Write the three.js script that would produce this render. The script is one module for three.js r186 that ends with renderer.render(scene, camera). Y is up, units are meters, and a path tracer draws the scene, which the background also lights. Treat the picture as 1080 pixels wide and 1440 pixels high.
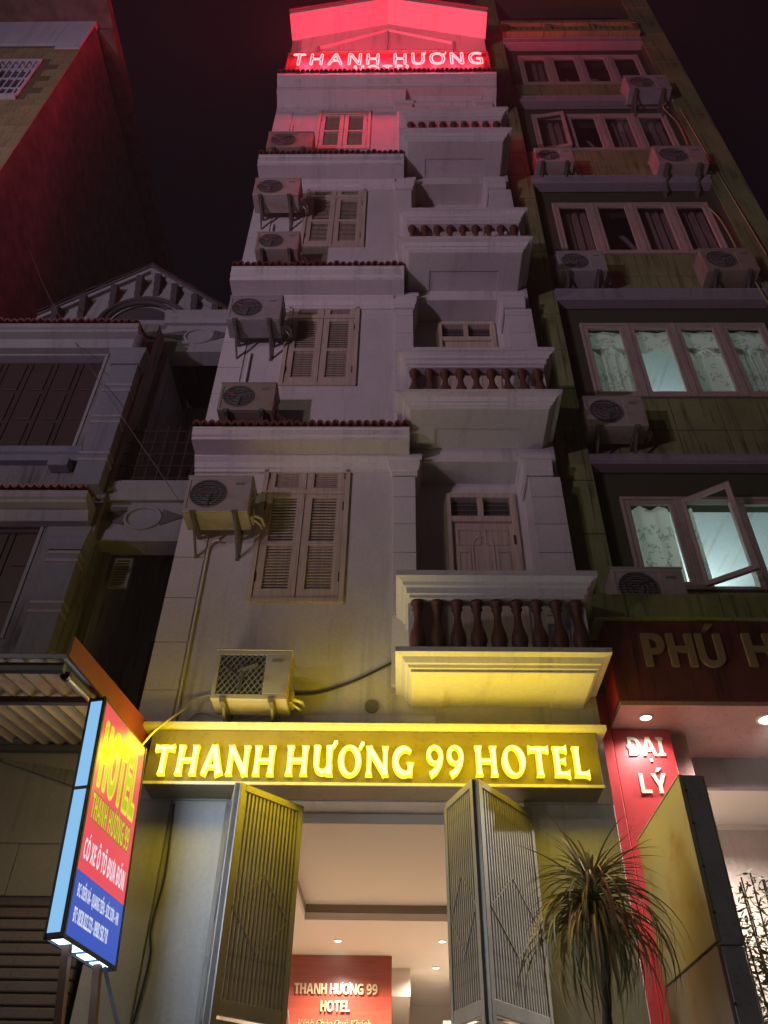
import * as THREE from 'three';
import { RoundedBoxGeometry } from 'three/addons/geometries/RoundedBoxGeometry.js';
import { TextGeometry } from 'three/addons/geometries/TextGeometry.js';
import { FontLoader } from 'three/addons/loaders/FontLoader.js';
import { mergeGeometries } from 'three/addons/utils/BufferGeometryUtils.js';
import { RectAreaLightUniformsLib } from 'three/addons/lights/RectAreaLightUniformsLib.js';

// ------------------------------------------------------------ camera, sky, exposure
const scene = new THREE.Scene();
const camera = new THREE.PerspectiveCamera(63.78, 3 / 4, 0.1, 400);
camera.rotation.order = 'YXZ';
const R = Math.PI / 180;
camera.position.set(0, 1.6, 6.6);
camera.rotation.set(40.82 * R, 1.48 * R, 1.135 * R);
scene.add(camera);
const renderer = new THREE.WebGLRenderer({ antialias: true });
renderer.setSize(768, 1024);
renderer.toneMapping = THREE.LinearToneMapping;
renderer.toneMappingExposure = 1;
renderer.shadowMap.enabled = true;
RectAreaLightUniformsLib.init();

{ // night sky over a town: almost black, a little paler towards the horizon
  const w = 64, h = 32, d = new Float32Array(w * h * 4);
  for (let j = 0; j < h; j++) for (let i = 0; i < w; i++) {
    const el = ((j + 0.5) / h - 0.5) * Math.PI, k = 1 + 0.9 * Math.exp(-Math.max(0, el) * 2.2), o = (j * w + i) * 4;
    d[o] = 0.0014 * k; d[o + 1] = 0.0012 * k; d[o + 2] = 0.0024 * k; d[o + 3] = 1;
  }
  const t = new THREE.DataTexture(d, w, h, THREE.RGBAFormat, THREE.FloatType);
  t.mapping = THREE.EquirectangularReflectionMapping; t.magFilter = THREE.LinearFilter; t.needsUpdate = true;
  scene.background = t; scene.environment = t;
}
const moon = new THREE.DirectionalLight(0xcfd6ff, 0.012);   // faint night light
moon.position.set(-20, 34, 30); moon.castShadow = true; moon.shadow.radius = 20; scene.add(moon);
Object.assign(moon.shadow.camera, { left: -25, right: 25, top: 30, bottom: -25, far: 120 });
const LIGHT = { street: 60, addedFlood: 380, neon: 34, neonPoint: 5.6, neonGlow: 9, sign: 0.42, signGlow: 1.6, box: 2.1, shop: 3.4, lobby: 5.2, room: 25 };

// ------------------------------------------------------------ helpers
let seed = 12345;
const rnd = () => { seed |= 0; seed = seed + 0x6D2B79F5 | 0; let t = Math.imul(seed ^ seed >>> 15, 1 | seed); t = t + Math.imul(t ^ t >>> 7, 61 | t) ^ t; return ((t ^ t >>> 14) >>> 0) / 4294967296; };
const rr = (a, b) => a + (b - a) * rnd();
const V = (x, y, z) => new THREE.Vector3(x, y, z);
const used = {};
function numbered(n) { const k = used[n] = (used[n] ?? -1) + 1; return k ? `${n}_${String(k).padStart(3, '0')}` : n; }
function uvBox(g) {                       // uv in metres from the face each triangle looks along
  if (g.index) g = g.toNonIndexed();
  const p = g.attributes.position, uv = new Float32Array(p.count * 2), a = V(), b = V(), c = V(), n = V();
  for (let i = 0; i < p.count; i += 3) {
    a.fromBufferAttribute(p, i); b.fromBufferAttribute(p, i + 1); c.fromBufferAttribute(p, i + 2);
    n.copy(b).sub(a).cross(c.clone().sub(a));
    const x = Math.abs(n.x), y = Math.abs(n.y), z = Math.abs(n.z);
    [a, b, c].forEach((v, k) => { const o = (i + k) * 2; if (z >= x && z >= y) { uv[o] = v.x; uv[o + 1] = v.y; } else if (x >= y) { uv[o] = v.z; uv[o + 1] = v.y; } else { uv[o] = v.x; uv[o + 1] = v.z; } });
  }
  g.setAttribute('uv', new THREE.BufferAttribute(uv, 2));
  return g;
}
function clean(g, flat) {
  if (g.index) g = g.toNonIndexed();
  for (const k of Object.keys(g.attributes)) if (!['position', 'normal', 'uv'].includes(k)) g.deleteAttribute(k);
  if (flat || !g.attributes.normal) g.computeVertexNormals();
  g.clearGroups?.(); g.morphAttributes = {};
  return uvBox(g);
}
function box(x0, x1, y0, y1, z0, z1, b = 0) {
  const w = x1 - x0, h = y1 - y0, d = z1 - z0;
  const g = b ? new RoundedBoxGeometry(w, h, d, 1, Math.min(b, w / 2.1, h / 2.1, d / 2.1)) : new THREE.BoxGeometry(w, h, d);
  g.translate((x0 + x1) / 2, (y0 + y1) / 2, (z0 + z1) / 2);
  return clean(g);
}
function bar(a, b, r, n = 6) {            // a round bar between two points
  const d = b.clone().sub(a), g = new THREE.CylinderGeometry(r, r, d.length(), n);
  g.applyQuaternion(new THREE.Quaternion().setFromUnitVectors(V(0, 1, 0), d.clone().normalize()));
  g.translate((a.x + b.x) / 2, (a.y + b.y) / 2, (a.z + b.z) / 2);
  return clean(g);
}
function beam(a, b, w, h) {               // a square bar between two points
  const d = b.clone().sub(a), g = new THREE.BoxGeometry(w, h, d.length()), m = new THREE.Matrix4().lookAt(a, b, Math.abs(d.y) > 0.95 * d.length() ? V(1, 0, 0) : V(0, 1, 0));
  g.applyMatrix4(m); g.translate((a.x + b.x) / 2, (a.y + b.y) / 2, (a.z + b.z) / 2);
  return clean(g);
}
const tube = (pts, r, n = 40, k = 6, closed = false) => clean(new THREE.TubeGeometry(new THREE.CatmullRomCurve3(pts, closed), n, r, k, closed));
const shape = (pts) => new THREE.Shape(pts.map(([x, y]) => new THREE.Vector2(x, y)));
function prism(pts, z0, z1, bevel = 0) {  // an outline in x, y given depth along z
  const g = new THREE.ExtrudeGeometry(pts instanceof THREE.Shape ? pts : shape(pts), { depth: z1 - z0 - 2 * bevel, bevelEnabled: !!bevel, bevelSize: bevel, bevelThickness: bevel, bevelSegments: 1, curveSegments: 16 });
  g.translate(0, 0, z0 + bevel); return clean(g);
}
function sweep(profile, path) {           // profile [out, y] carried round an open path of [x, z], mitred, closed at both ends
  const N = path.length, dirs = [], pos = [];
  for (let i = 0; i < N - 1; i++) { const dx = path[i + 1][0] - path[i][0], dz = path[i + 1][1] - path[i][1], l = Math.hypot(dx, dz); dirs.push([-dz / l, dx / l]); }
  const ring = path.map(([x, z], i) => {
    const a = dirs[Math.max(0, i - 1)], b = dirs[Math.min(N - 2, i)], k = 1 + a[0] * b[0] + a[1] * b[1];
    const m = i === 0 || i === N - 1 ? (i ? a : b) : [(a[0] + b[0]) / k, (a[1] + b[1]) / k];
    return profile.map(([o, y]) => [x + m[0] * o, y, z + m[1] * o]);
  });
  const P = profile.length;
  for (let i = 0; i < N - 1; i++) for (let j = 0; j < P; j++) {
    const k = (j + 1) % P, a = ring[i][j], b = ring[i + 1][j], c = ring[i + 1][k], d = ring[i][k];
    pos.push(...a, ...b, ...c, ...a, ...c, ...d);
  }
  const tri = THREE.ShapeUtils.triangulateShape(profile.map(([o, y]) => new THREE.Vector2(o, y)), []);
  for (const r of [ring[0], ring[N - 1]]) for (const [a, b, c] of tri) pos.push(...r[a], ...r[b], ...r[c]);
  const g = new THREE.BufferGeometry(); g.setAttribute('position', new THREE.Float32BufferAttribute(pos, 3)); g.computeVertexNormals();
  return uvBox(g);
}
function mesh(name, geos, mat, parent) {
  const list = Array.isArray(geos) ? geos : [geos];
  const m = new THREE.Mesh(list.length > 1 ? mergeGeometries(list) : list[0], mat);
  m.castShadow = m.receiveShadow = true;
  m.name = parent ? name : numbered(name);
  (parent ?? scene).add(m);
  return m;
}
function thing(name, label, category, pos = [0, 0, 0], group) {
  const o = new THREE.Group(); o.name = numbered(name); o.position.set(...pos); scene.add(o);
  o.userData = { label, category }; if (group) o.userData.group = group;
  return o;
}
const part = (name, parent) => { const o = new THREE.Group(); o.name = name; parent.add(o); return o; };
const tag = (o, label, category, group) => { Object.assign(o.userData, { label, category }, group ? { group } : {}); return o; };
const struct = (o) => { o.userData.kind = 'structure'; return o; };
function settle(o, x, y, z) {             // puts the base of a thing that was built in place under it
  o.position.set(x, y, z); for (const c of o.children) c.position.sub(V(x, y, z)); return o;
}
const put = (o, x, y, z) => { o.position.set(x, y, z); return o; };

// ------------------------------------------------------------ textures and materials
function hash(x, y, s) { let h = Math.imul(x, 374761393) + Math.imul(y, 668265263) + Math.imul(s, 974711) | 0; h = Math.imul(h ^ h >>> 13, 1274126177); return ((h ^ h >>> 16) >>> 0) / 4294967296; }
function vnoise(x, y, px, py, s) {
  const i = Math.floor(x), j = Math.floor(y), f = x - i, g = y - j, u = f * f * (3 - 2 * f), v = g * g * (3 - 2 * g), m = (a, n) => ((a % n) + n) % n;
  const a = hash(m(i, px), m(j, py), s), b = hash(m(i + 1, px), m(j, py), s), c = hash(m(i, px), m(j + 1, py), s), d = hash(m(i + 1, px), m(j + 1, py), s);
  return a + (b - a) * u + (c - a) * v + (a - b - c + d) * u * v;
}
function fbm(u, v, fx, fy, oct, s) { let r = 0, a = 0.5, t = 0; for (let k = 0; k < oct; k++) { r += a * vnoise(u * fx, v * fy, fx, fy, s + k); t += a; a *= 0.55; fx *= 2; fy *= 2; } return r / t; }
function tex(size, metres, fn, srgb) {
  const d = new Uint8Array(size * size * 4);
  for (let j = 0; j < size; j++) for (let i = 0; i < size; i++) {
    const c = fn((i + 0.5) / size, (j + 0.5) / size), o = (j * size + i) * 4, q = Array.isArray(c) ? c : [c, c, c];
    for (let k = 0; k < 3; k++) d[o + k] = Math.max(0, Math.min(255, Math.round(q[k] * 255)));
    d[o + 3] = 255;
  }
  const t = new THREE.DataTexture(d, size, size, THREE.RGBAFormat, THREE.UnsignedByteType);
  t.wrapS = t.wrapT = THREE.RepeatWrapping; t.magFilter = t.minFilter = THREE.LinearFilter; t.repeat.set(1 / metres, 1 / metres); t.needsUpdate = true;
  return t;
}
const T = {};
T.plaster = tex(1024, 3.1, (u, v) => {    // trowelled, repainted wall: patches, runs of old dirt with grain, specks
  const a = fbm(u, v, 4, 4, 5, 1), run = fbm(u, v, 40, 3, 3, 9), fine = fbm(u, v, 128, 128, 2, 21);
  const stain = Math.max(0, run - 0.57) * 0.65 * (0.4 + fbm(u, v, 3, 3, 2, 33));
  return 0.86 + (a - 0.5) * 0.24 + (fine - 0.5) * 0.12 - stain;
});
T.plasterBump = tex(512, 1.3, (u, v) => 0.5 + (fbm(u, v, 8, 8, 5, 51) - 0.5) * 0.8 + (fbm(u, v, 96, 96, 2, 61) - 0.5) * 0.3);
T.grime = tex(1024, 2.3, (u, v) => {
  const a = fbm(u, v, 5, 5, 5, 71), run = fbm(u, v, 60, 4, 3, 79), fine = fbm(u, v, 160, 160, 2, 83);
  return 0.78 + (a - 0.5) * 0.5 + (fine - 0.5) * 0.2 - Math.max(0, run - 0.55) * 1.6;
});
T.wood = tex(512, 0.9, (u, v) => 0.85 + (fbm(u, v, 48, 3, 4, 101) - 0.5) * 0.5 + (fbm(u, v, 8, 8, 3, 111) - 0.5) * 0.15);
T.woodAcross = tex(512, 1.2, (u, v) => 0.85 + (fbm(u, v, 3, 60, 4, 121) - 0.5) * 0.45);
T.metal = tex(512, 1.1, (u, v) => 0.88 + (fbm(u, v, 6, 6, 5, 131) - 0.5) * 0.3 - Math.max(0, fbm(u, v, 40, 40, 3, 141) - 0.62) * 1.2);
T.rust = tex(512, 1.4, (u, v) => { const r = Math.max(0, fbm(u, v, 7, 7, 5, 151) - 0.55) * 3; return [0.88 - r * 0.15, 0.86 - r * 0.42, 0.82 - r * 0.6]; });
T.rough = tex(512, 1.7, (u, v) => 0.62 + (fbm(u, v, 10, 10, 4, 161) - 0.5) * 0.7);
T.curtain = (() => {                      // printed curtain: sprigs of leaves on a pale ground
  const n = 512, c = document.createElement('canvas'); c.width = c.height = n; const g = c.getContext('2d');
  g.fillStyle = '#d3d8c8'; g.fillRect(0, 0, n, n); let s = 7; const q = () => (s = (s * 16807) % 2147483647) / 2147483647;
  for (let k = 0; k < 26; k++) {
    const x = q() * n, y = q() * n, a = q() * 6.28;
    for (let l = 0; l < 7; l++) { g.save(); g.translate(x + (q() - 0.5) * 60, y + (q() - 0.5) * 50); g.rotate(a + l * 0.5); g.fillStyle = ['#a3ad98', '#b4bba6', '#98a28e'][l % 3]; g.beginPath(); g.ellipse(0, 0, 17, 5, 0, 0, 7); g.fill(); g.restore(); }
  }
  const t = new THREE.CanvasTexture(c); t.colorSpace = THREE.SRGBColorSpace; t.wrapS = t.wrapT = THREE.RepeatWrapping; t.repeat.set(1 / 0.9, 1 / 0.9); return t;
})();
const rgb = (r, g, b) => new THREE.Color().setRGB(r, g, b);
const std = (c, o = {}) => new THREE.MeshStandardMaterial({ color: rgb(...c), roughness: 0.85, ...o });
const wallMat = (c, o = {}) => std(c, { map: T.plaster, bumpMap: T.plasterBump, bumpScale: 0.004, roughness: 0.9, ...o });
const M = {
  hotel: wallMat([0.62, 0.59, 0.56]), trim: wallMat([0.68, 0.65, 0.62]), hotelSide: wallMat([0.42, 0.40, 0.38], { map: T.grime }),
  shutter: std([0.55, 0.45, 0.35], { map: T.wood, roughness: 0.6 }), 
  addedBacking: std([0.34, 0.28, 0.24], { map: T.woodAcross, roughness: 1 }),
  maroon: std([0.13, 0.045, 0.028], { map: T.metal, roughness: 0.55 }), tile: std([0.16, 0.035, 0.03], { map: T.metal, roughness: 0.5 }),
  ac: std([0.36, 0.335, 0.30], { map: T.rust, roughness: 0.55 }), acDark: std([0.05, 0.05, 0.05], { roughness: 0.6 }), acGrille: std([0.16, 0.155, 0.145], { roughness: 0.5 }),
  bracket: std([0.12, 0.11, 0.10], { map: T.rust, roughness: 0.7 }), pipe: std([0.62, 0.61, 0.58], { roughness: 0.6 }), cable: std([0.03, 0.03, 0.03], { roughness: 0.6 }), cablePale: std([0.5, 0.48, 0.42]),
  board: std([0.19, 0.162, 0.08], { map: T.metal, roughness: 0.5 }), panel: wallMat([0.60, 0.61, 0.63]),
  gate: std([0.29, 0.275, 0.26], { map: T.metal, roughness: 0.45, metalness: 0.2 }), black: std([0.02, 0.02, 0.02], { roughness: 0.4 }),
  white: wallMat([0.64, 0.58, 0.50], { bumpScale: 0.001, map: null }), cove: std([0.26, 0.20, 0.15]), redWood: std([0.34, 0.06, 0.035], { map: T.woodAcross, roughness: 0.28 }), gold: std([0.75, 0.62, 0.38], { roughness: 0.3, metalness: 0.75 }),
  grey: wallMat([0.23, 0.235, 0.23], { map: T.grime }), greyTrim: wallMat([0.31, 0.32, 0.315]), greyDark: wallMat([0.13, 0.125, 0.125], { map: T.grime }), blueGrey: wallMat([0.20, 0.225, 0.25]),
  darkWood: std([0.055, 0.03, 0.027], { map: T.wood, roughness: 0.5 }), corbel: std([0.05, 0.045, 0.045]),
  olive: std([0.25, 0.295, 0.115], { map: T.grime, roughness: 0.6 }), oliveGap: std([0.045, 0.05, 0.025]), ochre: std([0.46, 0.38, 0.19], { map: T.grime, roughness: 0.7 }), ochreGap: std([0.16, 0.13, 0.07]),
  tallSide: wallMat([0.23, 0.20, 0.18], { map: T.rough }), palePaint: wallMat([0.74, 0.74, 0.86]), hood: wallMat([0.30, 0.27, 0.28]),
  pinkFrame: std([0.46, 0.37, 0.31], { map: T.metal, roughness: 0.45 }), curtainPlain: std([0.30, 0.20, 0.18], { map: T.wood }),
  curtainLit: new THREE.MeshPhysicalMaterial({ map: T.curtain, roughness: 1, transmission: 0.24, thickness: 0 }),
  glass: new THREE.MeshPhysicalMaterial({ color: 0xffffff, roughness: 0.02, transmission: 1, thickness: 0, ior: 1.5 }),
  roomWall: wallMat([0.60, 0.66, 0.66], { bumpScale: 0.001 }), roomPlain: wallMat([0.50, 0.48, 0.46], { bumpScale: 0.001 }),
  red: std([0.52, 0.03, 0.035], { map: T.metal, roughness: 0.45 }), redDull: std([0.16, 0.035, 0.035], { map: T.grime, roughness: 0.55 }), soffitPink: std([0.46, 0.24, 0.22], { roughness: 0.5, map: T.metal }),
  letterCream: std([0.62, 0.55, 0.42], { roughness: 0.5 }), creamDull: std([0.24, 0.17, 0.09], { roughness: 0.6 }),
  metalSheet: std([0.48, 0.45, 0.36], { map: T.rust, roughness: 0.5 }), steel: std([0.10, 0.11, 0.13], { map: T.metal, roughness: 0.5 }), pole: std([0.17, 0.07, 0.05], { map: T.rust, roughness: 0.55 }),
  blankFace: std([0.55, 0.47, 0.25], { map: T.rust, roughness: 0.55 }), blankLow: std([0.40, 0.29, 0.20], { map: T.rust, roughness: 0.7 }), slate: std([0.40, 0.42, 0.47], { map: T.metal, roughness: 0.45 }),
  asphalt: std([0.05, 0.05, 0.05], { map: T.grime }), pavement: std([0.13, 0.125, 0.12], { map: T.grime }), shutterDoor: std([0.17, 0.14, 0.13], { map: T.metal, roughness: 0.5 }),
  bark: std([0.10, 0.07, 0.05], { map: T.wood }), neonBoard: std([0.10, 0.02, 0.025], { roughness: 0.6 }), navy: std([0.03, 0.05, 0.10], { roughness: 0.5 }),
};
const glow = (r, g, b, k) => new THREE.MeshStandardMaterial({ color: rgb(0.05, 0.05, 0.05), emissive: rgb(r, g, b), emissiveIntensity: k, roughness: 0.6 });
function point(color, I, x, y, z, rad = 1) { const l = new THREE.PointLight(color, I, 0, 2); l.position.set(x, y, z); l.castShadow = true; l.shadow.radius = rad; scene.add(l); return l; }
function area(color, I, w, h, pos, target) { const l = new THREE.RectAreaLight(color, I, w, h); l.position.copy(pos); scene.add(l); l.lookAt(target); return l; }
const lightColor = (r, g, b) => rgb(r, g, b);

// ------------------------------------------------------------ ground
struct(mesh('road', box(-150, 150, -0.30, -0.12, 2.6, 160), M.asphalt));
struct(mesh('pavement', [box(-150, 150, -0.12, 0, -0.2, 2.6, 0.02)], M.pavement));
struct(mesh('ground', [box(-150, 150, -0.6, -0.31, -160, 160)], M.asphalt));

// ------------------------------------------------------------ the hotel
const HX0 = -2.28, HX1 = 1.735, WX0 = -1.5, WX1 = -0.545;
const WIN = [[6.13, 7.965], [9.33, 11.09], [12.44, 14.28], [15.5, 17.24]];
const EAVE = [[8.03, 8.19, 0.10], [11.06, 11.33, 0.045], [14.24, 14.52, 0.045]];
const BASE = [5.20, 8.42, 11.49, 14.67], RAIL = [5.99, 9.15, 12.23, 15.42];
const hotel = thing('hotel_building', 'narrow white six-storey hotel with brown shutters and stacked balconies in the middle', 'hotel');
{
  const w = [box(HX0, WX0, 4.66, 17.4, -0.25, 0), box(WX1, -0.07, 4.66, 17.4, -0.25, 0)];
  let y = 4.66; for (const [a, b] of WIN) { w.push(box(WX0, WX1, y, a, -0.25, 0)); y = b; } w.push(box(WX0, WX1, y, 17.4, -0.25, 0));
  mesh('wall', w, M.hotel, hotel);
  mesh('side_wall', [box(HX0, HX0 + 0.2, 0, 17.4, -13, -0.25), box(HX1 - 0.2, HX1, 0, 20.4, -13, -0.40), box(HX0 + 0.2, HX1 - 0.2, 0, 20.4, -13, -12.8), box(HX0, HX0 + 0.2, 17.4, 20.4, -13, 0)], M.hotelSide, hotel);
  // loggias behind the balconies
  const lg = [];
  for (let k = 0; k < 4; k++) {
    const top = k < 3 ? BASE[k + 1] - 0.17 : 17.4, lint = top - 0.2;
    lg.push(box(-0.07, HX1, lint, top, -0.36, 0));                       // lintel and ceiling
    lg.push(box(-0.07, HX1, BASE[k] - 0.17, BASE[k], -0.36, 0));         // slab
  }
  mesh('wall', [box(-0.07, 0.16, 4.66, 17.4, -0.36, 0.002), box(1.40, HX1, 5.03, 17.4, -0.36, -0.002), ...lg, box(-0.07, HX1, 4.66, 5.03, -0.36, -0.002)], M.hotel, hotel);
  const bw = [], dx0 = 0.50, dx1 = 1.30;
  for (let k = 0; k < 4; k++) { const y0 = BASE[k], y1 = k < 3 ? BASE[k + 1] - 0.17 : 17.4, dt = y0 + 2.68; bw.push(box(0.16, dx0, y0, y1, -0.45, -0.36), box(dx1, 1.40, y0, y1, -0.45, -0.36), box(dx0, dx1, dt, y1, -0.45, -0.36)); }
  mesh('loggia_wall', bw, M.hotel, hotel);
  mesh('inner_wall', [box(HX0 + 0.2, HX1 - 0.2, 4.3, 20.0, -3.0, -2.8), ...[4.3, 8.2, 11.3, 14.4, 17.3].map((y) => box(HX0 + 0.2, HX1 - 0.2, y, y + 0.12, -2.8, -0.46)), box(-0.07, 0.05, 4.3, 20.0, -2.8, -0.46)], M.hotel, hotel);
}
// corner blocks up the left edge, blocks on the pilasters
{
  const gv = [0, 1].map((k) => box(HX0 - 0.012, -1.985, 0.004, 0.496, 0.002, 0.014 + 0.002 * k, 0.004));
  for (let y = 4.68; y < 17.2; y += 0.5) {
    if (EAVE.some(([a, b]) => y + 0.5 > a && y < b + 0.1)) continue;
    put(mesh('quoin_block', gv[Math.floor(y * 2) % 2], M.trim, hotel), 0, y, 0);
  }
  const gl = box(-0.075, 0.165, 0.004, 0.372, 0.004, 0.055, 0.005), gr = box(1.39, HX1 + 0.004, 0.004, 0.372, 0.0, 0.055, 0.005);
  const capL = sweep([[0, 0], [0.02, 0], [0.02, 0.06], [0.035, 0.07], [0.05, 0.14], [0.05, 0.2], [0.075, 0.21], [0.075, 0.27], [0, 0.27]], [[-0.075, 0.0], [-0.075, 0.05], [0.165, 0.05], [0.165, -0.36]].map(([x, z]) => [x, z]));
  const capR = sweep([[0, 0], [0.02, 0], [0.02, 0.06], [0.035, 0.07], [0.05, 0.14], [0.05, 0.2], [0.075, 0.21], [0.075, 0.27], [0, 0.27]], [[1.39, -0.36], [1.39, 0.05], [HX1 - 0.07, 0.05]]);
  for (let k = 0; k < 4; k++) {
    const top = (k < 3 ? BASE[k + 1] - 0.17 : 17.4) - 0.2 - 0.28;
    for (let y = BASE[k] + 0.02; y < top - 0.1; y += 0.376) { const s = Math.min(1, (top - y) / 0.376); for (const g of [gl, gr]) { const m = put(mesh('pilaster_block', g, M.trim, hotel), 0, y, 0); m.scale.y = s; } }
    put(mesh('capital', capL, M.trim, hotel), 0, top + 0.005, 0); put(mesh('capital', capR, M.trim, hotel), 0, top + 0.005, 0);
  }
}
// eaves with a strip of roof tiles
const tileShape = (() => { const a = []; for (let i = 0; i <= 6; i++) { const t = Math.PI * i / 6; a.push([-Math.cos(t) * 0.042, Math.sin(t) * 0.05]); } a.push([0.030, 0], [0, 0.034], [-0.030, 0]); return a; })();
function tileRow(parent, x0, x1, y, zFront, zBack, rise, mat = M.tile) {
  const L = zFront - zBack, gs = [0, 1, 2].map(() => { const g = prism(tileShape, 0, L + rr(-0.012, 0.012)); g.translate(0, 0, -L); return g; });
  const n = Math.round((x1 - x0) / 0.086), st = (x1 - x0) / n;
  for (let i = 0; i < n; i++) { const m = mesh('roof_tile', gs[i % 3], mat, parent); m.position.set(x0 + st * (i + 0.5), y + rr(-0.004, 0.004), zFront + rr(-0.008, 0.008)); m.rotation.x = Math.atan2(rise, L) + rr(-0.01, 0.01); m.rotation.z = rr(-0.05, 0.05); }
}
for (const [a, b, xr] of EAVE) {
  const h = b - a;
  const g = sweep([[0, a], [0.36, a], [0.36, a + h * 0.25], [0.385, a + h * 0.32], [0.385, a + h * 0.8], [0.40, a + h * 0.86], [0.40, b], [0.0, b]], [[HX0 + 0.012, -0.05], [HX0 + 0.012, 0.0], [xr - 0.10, 0.0], [xr - 0.10, -0.02]].map((p, i) => i === 0 ? [HX0 + 0.36, -0.02] : p).slice(1, 3));
  const body = sweep([[0, a], [0.36, a], [0.36, a + h * 0.25], [0.385, a + h * 0.32], [0.385, a + h * 0.8], [0.40, a + h * 0.86], [0.40, b], [0, b]], [[HX0 + 0.002, 0], [xr, 0]]);
  const cove = sweep([[0, a - 0.17], [0.03, a - 0.17], [0.03, a - 0.13], [0.05, a - 0.12], [0.08, a - 0.07], [0.13, a - 0.03], [0.13, a - 0.004], [0, a - 0.004]], [[HX0 - 0.0, 0.0], [xr - 0.14, 0.0]]);
  mesh('eave', [body, cove], M.trim, hotel);
  mesh('eave_bed', [prism([[-0.02, 0], [0.36, 0], [0.36, 0.012], [-0.02, 0.10]].map(([z, yy]) => [z, b + 0.002 + yy]), HX0 + 0.03, xr - 0.02).applyMatrix4(new THREE.Matrix4().makeRotationY(-Math.PI / 2)).scale(-1, 1, 1)], M.maroon, hotel);
  tileRow(hotel, HX0 + 0.0, xr, b + 0.012, 0.43, 0.0, 0.11);
}
{ // top cornice, broken forward over the window bay
  const a = 17.29, b = 17.58, pr = [[0, a], [0.30, a], [0.30, a + 0.06], [0.33, a + 0.08], [0.40, a + 0.16], [0.45, a + 0.2], [0.45, b], [0, b]];
  const co = (x0, x1, d) => sweep([[0, a - 0.30], [0.05, a - 0.30], [0.06, a - 0.22], [0.09, a - 0.17], [d * 0.6, a - 0.1], [d, a - 0.05], [d, a - 0.003], [0, a - 0.003]], [[x0, 0], [x1, 0]]);
  mesh('cornice', [sweep(pr, [[HX0 + 0.002, 0], [HX1, 0]]), co(HX0, 0.08, 0.28), co(0.2, HX1 - 0.25, 0.16), co(HX1 - 0.24, HX1 - 0.002, 0.28)], M.trim, hotel);
  tileRow(hotel, HX0, HX1, b + 0.012, 0.48, 0.16, 0.12);
}
// shuttered windows
{
  const wdt = WX1 - WX0, slatW = wdt / 2 - 0.17;
  const slat = (() => { const g = new THREE.BoxGeometry(slatW + 0.02, 0.034, 0.007); g.rotateX(-0.5); return clean(g); })();
  for (const [y0, y1] of WIN) {
    const win = part('shutter_window', hotel), H = y1 - y0, s = H / 1.835, X = (t) => WX0 + t;
    const f = [box(X(0), X(0.055), y0, y1, -0.1, 0.03, 0.006), box(X(wdt - 0.055), X(wdt), y0, y1, -0.1, 0.03, 0.006), box(X(0.055), X(wdt - 0.055), y1 - 0.055, y1, -0.1, 0.028, 0.006), box(X(0.055), X(wdt - 0.055), y0, y0 + 0.05, -0.1, 0.028, 0.006), box(X(0.055), X(wdt - 0.055), y1 - 0.415 * s, y1 - 0.365 * s, -0.1, 0.024, 0.006)];
    mesh('frame', f, M.shutter, win);
    mesh('added_backing', [box(X(0.04), X(wdt - 0.04), y0 + 0.02, y1 - 0.02, -0.44, -0.43)], M.addedBacking, win);  // sheet added behind the slats, there to darken the gaps
    for (const side of [0, 1]) {
      const a = side ? wdt / 2 + 0.004 : 0.058, b = side ? wdt - 0.058 : wdt / 2 - 0.004, rows = [[y1 - 0.365 * s, y1 - 0.058, 7], [y1 - 1.095 * s, y1 - 0.418 * s, 15], [y0 + 0.053, y1 - 1.095 * s, 15]];
      const fr = [];
      const stile = 0.078;
      rows.forEach(([r0, r1, n], q) => {
        const lo = r0 + (q === 2 ? 0.11 : q === 1 ? 0.026 : 0.045), hi = r1 - (q === 2 ? 0.026 : 0.05);
        fr.push(box(X(a), X(b), r0 + (q === 1 ? 0.0 : 0.002), lo, -0.045, 0.012, 0.004), box(X(a), X(b), hi, r1 - 0.002, -0.045, 0.0121, 0.004), box(X(a), X(a + stile), lo, hi, -0.045, 0.0119, 0.004), box(X(b - stile), X(b), lo, hi, -0.045, 0.0119, 0.004));
        for (let i = 0; i < n; i++) put(mesh('slat', slat, M.shutter, win), X((a + b) / 2), lo + (hi - lo) * (i + 0.5) / n, -0.018).scale.x = (b - a - 2 * stile + 0.016) / (slatW + 0.02);
      });
      mesh('leaf_frame', fr, M.shutter, win);
      const hx = side ? X(wdt - 0.058) : X(0.058);
      mesh('hinge', [bar(V(hx, y0 + 0.25, 0.018), V(hx, y0 + 0.36, 0.018), 0.012), bar(V(hx, y1 - 0.65, 0.018), V(hx, y1 - 0.54, 0.018), 0.012), bar(V(hx, y1 - 0.2, 0.018), V(hx, y1 - 0.12, 0.018), 0.012)], M.black, win);
    }
  }
}
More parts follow.
